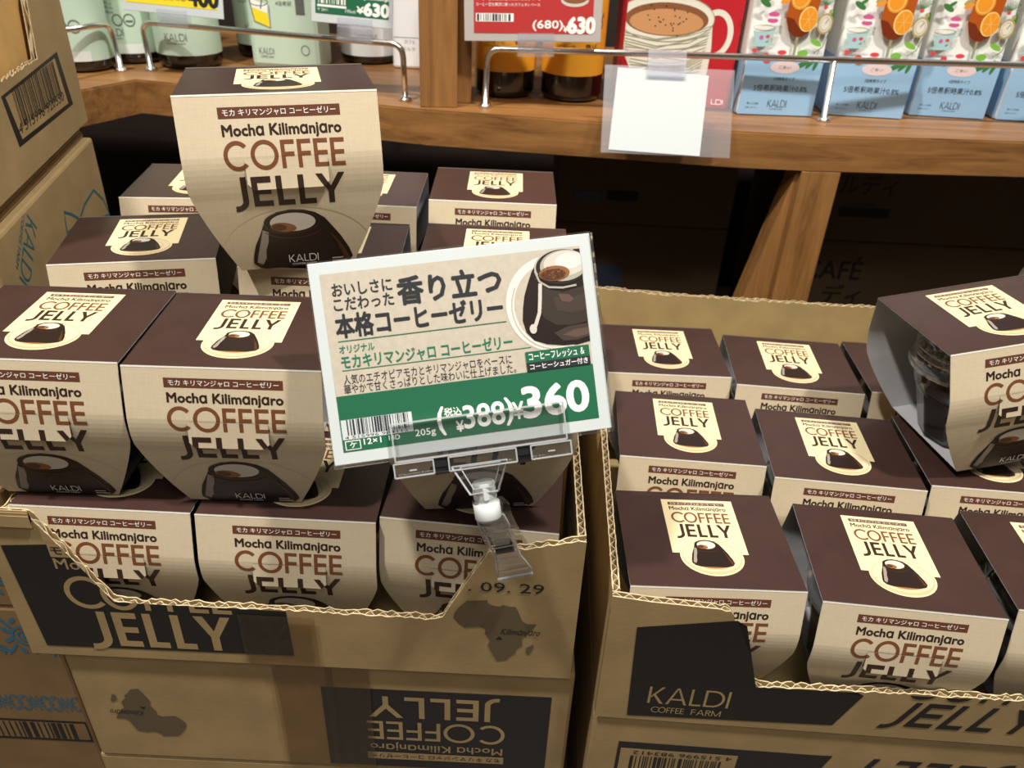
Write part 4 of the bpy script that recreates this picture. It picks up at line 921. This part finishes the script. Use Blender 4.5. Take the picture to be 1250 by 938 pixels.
# tea concentrate cartons
LB = mat('light_blue_print', (150, 190, 222), .5); TWH = mat('tea_carton_white', (234, 234, 228), .5); TEA = mat('printed_tea', (176, 84, 22), .4); TEAD = mat('printed_tea_dark', (116, 44, 14), .4); ORA = mat('printed_orange', (236, 152, 40), .45); ORP = mat('printed_orange_pith', (246, 208, 120), .45)
PINK = mat('printed_macaron', (206, 92, 146), .5); LEAF = mat('printed_leaf', (60, 120, 60), .5); LEAF2 = mat('printed_bright_leaf', (124, 184, 70), .5); GOLD = mat('printed_watch_gold', (176, 158, 104), .45); CUPB = mat('printed_cup_blue', (170, 206, 206), .5); REDF = mat('printed_flower', (216, 70, 76), .5); PALEP = mat('pale_pink_oval', (226, 206, 206), .5); PURP = mat('printed_violet', (150, 90, 170), .5)
def tea_art():
    A = Art(); c = .0390
    A.rect(.001, .001, .077, .0560, LB, 1)
    A.geo('KALDI', c-.009, .0085, c+.010, .0155, .09, INK, 2); A.text('COFFEE FARM', c-.006, .0060, c+.007, .0072, INK, 2)
    A.text('果汁 入り飲料', c-.030, .0105, c-.018, .0125, INK, 2); A.text('紅茶 カルディ', c-.031, .0070, c-.019, .0085, INK, 2)
    A.text('5倍希釈時果汁0.8%', c-.026, .0235, c+.028, .0300, INK, 2, .012); A.text('5倍希釈タイプ', c-.008, .0340, c+.013, .0375, INK, 2)
    A.ell(c+.001, .0465, .0145, .0058, PALEP, 2); A.text('ごあい', c-.005, .0450, c+.007, .0480, GREY, 3)
    A.poly([(c-.009, .135), (c-.0075, .105), (c-.0078, .090), (c-.003, .079), (c+.0035, .0745), (c+.0105, .0745), (c+.017, .079), (c+.0215, .090), (c+.0215, .105), (c+.023, .135)], TEA, 2)
    A.poly([(c-.0078, .092), (c-.003, .079), (c+.0035, .0745), (c+.0105, .0745), (c+.017, .079), (c+.0135, .082), (c+.006, .083), (c, .090)], TEAD, 3); A.rect(c+.0055, .058, c+.0082, .075, MUGL, 2)
    A.ell(c+.003, .1085, .0095, .0105, ORA, 4); A.ell(c+.0028, .1085, .008, .0088, ORP, 5); A.ell(c+.0028, .1085, .0070, .0078, ORA, 6)
    A.ell(c+.0135, .0905, .0088, .0112, ORP, 7); A.ell(c+.0140, .0905, .0078, .0100, ORA, 8)
    for k in range(3): A.stroke([(c+.014-.007*math.cos(k), .0905-.009*math.sin(k)), (c+.014+.007*math.cos(k), .0905+.009*math.sin(k))], .0004, ORP, 9)
    A.ell(c-.0200, .0935, .0052, .0022, PINK, 2); A.ell(c-.0200, .0905, .0055, .0010, WHITE, 3); A.ell(c-.0200, .0880, .0052, .0022, PINK, 2)
    A.ell(c-.0120, .1085, .0050, .0026, GOLD, 2, rot=.4); A.ell(c-.0112, .1055, .0050, .0022, ORA, 2, rot=.4)
    A.ell(c-.0300, .1030, .0062, .0026, LEAF, 2, rot=-.5); A.ell(c-.0270, .1065, .0040, .0016, LEAF, 2, rot=.6); A.ell(c-.033, .116, .005, .004, PURP, 2)
    A.poly([(c-.037, .0785), (c-.016, .0840), (c-.017, .074), (c-.024, .0680), (c-.033, .0675)], CUPB, 2); A.ell(c-.0265, .0815, .0108, .0026, TWH, 3, rot=.25); A.ring(c-.0265, .0815, .0108, .0026, .0006, GOLD, 4); A.ring(c-.0155, .080, .0030, .0036, .0007, CUPB, 2); A.ell(c-.026, .0665, .0120, .0018, CUPB, 2, rot=.05); A.ell(c-.028, .073, .002, .0018, PINK, 4); A.ell(c-.022, .074, .002, .0014, REDF, 4)
    A.ell(c+.0310, .0870, .0075, .0092, GOLD, 2); A.ell(c+.0308, .0870, .0058, .0074, MUGW, 3); A.ring(c+.0308, .0870, .0046, .006, .0005, GOLD, 4); A.stroke([(c+.0308, .0870), (c+.033, .091)], .0006, INK, 4); A.ell(c+.034, .0975, .002, .0022, GOLD, 2)
    for k in range(7): A.stroke([(c+.027, .101), (c+.024+.0022*k, .112-.0008*abs(k-3))], .0007, LEAF, 2)
    A.ell(c+.028, .1015, .002, .002, REDF, 3); A.ell(c+.029, .119, .006, .003, CUPB, 2)
    A.ell(c+.0260, .0700, .0062, .0025, LEAF2, 2, rot=-.4); A.stroke([(c+.036, .078), (c+.033, .066), (c+.026, .0605)], .0008, LEAF, 2); A.ell(c+.036, .093, .0022, .008, LEAF, 1)
    A.ell(c-.0200, .0565, .0032, .0026, REDF, 2); A.ell(c-.0180, .0520, .0038, .0022, REDF, 3); A.ell(c-.005, .0600, .0045, .0022, REDF, 2); A.ell(c-.032, .0610, .0028, .002, REDF, 2)
    A.ell(c+.0155, .0600, .0052, .0032, LEAF2, 2); A.ell(c+.0180, .0500, .0082, .0024, LEAF, 2, rot=.5); A.ell(c+.0260, .0520, .0075, .0022, LEAF, 2, rot=.9); A.ell(c+.0310, .0510, .0070, .0020, LEAF, 2, rot=1.3)
    return A
def make_tea():
    root = empty('tea_carton', (.2117, .8335, SZ), (0, 0, math.radians(3)), group='iced tea concentrate cartons'); A = tea_art()
    bm = bmesh.new(); box(bm, (.0390, .035, .105), (.0780, .070, .2095), bevel=.0030)
    for v in bm.verts:
        if v.co.z > .19: v.co.y = .035+(v.co.y-.035)*.6
    lay(bm, A.bm(clip=[(.001, .001), (.077, .001), (.077, .199), (.001, .199)]), lambda x, y, z: (x, -.00012-z, y), [1+i for i in range(len(A.mats))]); k0 = 1+A.mats.index(LB)
    prism(bm, [(-.00012, .002), (-.00012, .068), (.0, .068), (.0, .002)], .001, .0555, k0); prism(bm, [(.0780, .002), (.0780, .068), (.07812, .068), (.07812, .002)], .001, .0555, k0)
    mesh_obj('body', bm, [TWH]+A.mats, root); return root
tea = make_tea()
for i, (x, y, yaw, l) in enumerate(((.2125, .8327, 3, 'first white and blue iced tea carton right of the red mug carton'), (.3072, .8490, -3.5, 'second iced tea carton from the red mug carton, behind the rail foot'),
        (.3990, .8655, -3.0, 'third iced tea carton from the red mug carton'), (.4890, .8640, -3.5, 'iced tea carton cut by the right photo edge'))):
    o = tea if i == 0 else copy_tree(tea); o.location = (x, y, SZ+.0002); o.rotation_euler = (0, 0, math.radians(yaw)); tag(o, l, 'drink carton', 'iced tea concentrate cartons')
# ------------------------------------------------------------------ price tags hanging on the rails
def shelf_tag(label, px, y, m, draw, clip_px, frame_m=None, name='shelf_tag', lean=-.12, th=.0010, z=.155, reach=0):
    L_ = -lean; PLN = (Vector((0, math.cos(L_), -math.sin(L_))), Vector((0, y, z)))     # the plane the tag hangs in
    TL, TR, BR, BL = [at(p, pl=PLN) for p in px]; W = (BR-BL).length; Hh = (TL-BL).length
    yaw = math.atan2((BR-BL).z*0+(BR.y-BL.y), BR.x-BL.x); roll = -math.atan2(BR.z-BL.z, BR.x-BL.x)
    M = Matrix.Translation(BL) @ Matrix.Rotation(roll, 4, 'Y') @ Matrix.Rotation(lean, 4, 'X')
    root = empty(name, (0, 0, 0), label=label, cat='price tag'); root.matrix_world = M
    A = Art(); draw(A, W, Hh); bm = bmesh.new(); box(bm, (W/2, th, Hh/2), (W, th, Hh), bevel=.0004)
    lay(bm, A.bm(), lambda x, y_, z: (x, th*.5-.00012-z, y_), [1+i for i in range(len(A.mats))])
    mesh_obj('card', bm, [m]+A.mats, root)
    Mi = M.inverted(); a, b = Mi @ at(clip_px[0], pl=PLN), Mi @ at(clip_px[1], pl=PLN); bm = bmesh.new()
    x0, x1, z0, z1 = a.x, b.x, min(a.z, b.z), max(a.z, b.z)
    box(bm, ((x0+x1)/2, -.0032, (z0+z1)/2), (x1-x0, .0008, z1-z0), bevel=.0003); box(bm, ((x0+x1)/2, -.0022, z0+.0006), (x1-x0, .0024, .0010)); tube(bm, [(x0, .003, (z0+z1)/2), (x1, .003, (z0+z1)/2)], .0048, 16, cap=False)
    if reach: box(bm, ((x0+x1)/2, .003+reach/2, (z0+z1)/2), (x1-x0, reach, .0012)); tube(bm, [(x0, .006+reach, (z0+z1)/2), (x1, .006+reach, (z0+z1)/2)], .0050, 16, cap=False)
    mesh_obj('clip', bm, ACRYL2, root); return root
def d1(A, W, H):
    A.rect(.004, .008, W-.006, H, YEL, 1); A.text('(税込)¥406 税¥', W*.42, .012, W*.64, .019, INK, 2, .02); A.text('400', W*.66, .010, W*.95, .026, INK, 2, .08); A.text('税込価格です 4倍濃縮', .006, .012, W*.36, .017, INK, 2)
shelf_tag('white price tag with yellow print at the top left, clipped on the rail', [(152, -22), (275, -12), (273, 24), (150, 12)], .868, CARDW, d1, ((192, 10), (231, 34)), lean=-.1)
def d2(A, W, H):
    A.rect(.004, .008, W-.004, H*.60, GREEN, 1); A.bars(.007, .017, W*.42, .026, WHITE, 2, 20, 3); A.rect(.006, .014, W*.43, .016, WHITE, 2); A.text('(680)', W*.62, .023, W*.94, .030, WHITE, 2, .05); A.text('¥', W*.56, .011, W*.64, .017, WHITE, 2, .05); A.text('630', W*.65, .010, W*.95, .0205, WHITE, 2, .09); A.text('195ml', W*.42, .0105, W*.54, .0135, WHITE, 2); A.text('ケ 24×1', .006, .010, W*.2, .013, WHITE, 2)
shelf_tag('green and white price tag reading 630, left of the oak post', [(380, -30), (482, -26), (479, 36), (380, 26)], .832, CARDW, d2, ((412, 20), (455, 53)), lean=-.1)
TAGRED = mat('tag_red', (178, 50, 48), .45); TAGGREY = mat('tag_grey_frame', (178, 170, 164), .5)
def d3(A, W, H):
    A.rect(.009, .007, W-.008, H, TAGRED, 1); A.rect(.011, .017, W*.36, .024, WHITE, 2); A.bars(.012, .0175, W*.35, .0235, INK, 3, 24, 5); A.text('(680)', W*.50, .0095, W*.72, .0185, WHITE, 2, .04); A.text('¥', W*.725, .0085, W*.755, .014, WHITE, 2, .04); A.text('630', W*.76, .008, W*.95, .021, WHITE, 2, .09)
    for i in range(5): A.text('コーヒー豆を贅沢に使ったカフェオレベース', .011, .030+.0048*i, W*.55, .0330+.0048*i, WHITE, 2)
    A.ell(W*.80, .036, .013, .006, MILK, 2); A.rect(W*.70, .036, W*.90, .05, POWD, 3); A.ell(W*.80, .037, .011, .004, TAN2, 4)
shelf_tag('red price tag in a grey frame reading 630, right of the oak post', [(566, -40), (738, -30), (733, 52), (567, 50)], .8065, TAGGREY, d3, ((632, 40), (676, 69)), lean=-.1)
def d4(A, W, H):
    A.poly([(W*.06, .003), (W*.765, .0005), (W*.80, H*.92), (W*.10, H*.97)], mat('blank_paper', (190, 196, 196), .6), 2); A.geo('LDI', W*.83, H*.60, W*.92, H*.655, .09, WHITE, 2)
t4 = shelf_tag('clear plastic tag holder with a blank white paper hanging before the shelf edge', [(736, 78), (897, 84), (891, 193), (733, 186)], .7350, ACRYL2, d4, ((791, 61), (836, 96)), name='blank_tag', lean=-.50, z=.072, reach=.026)
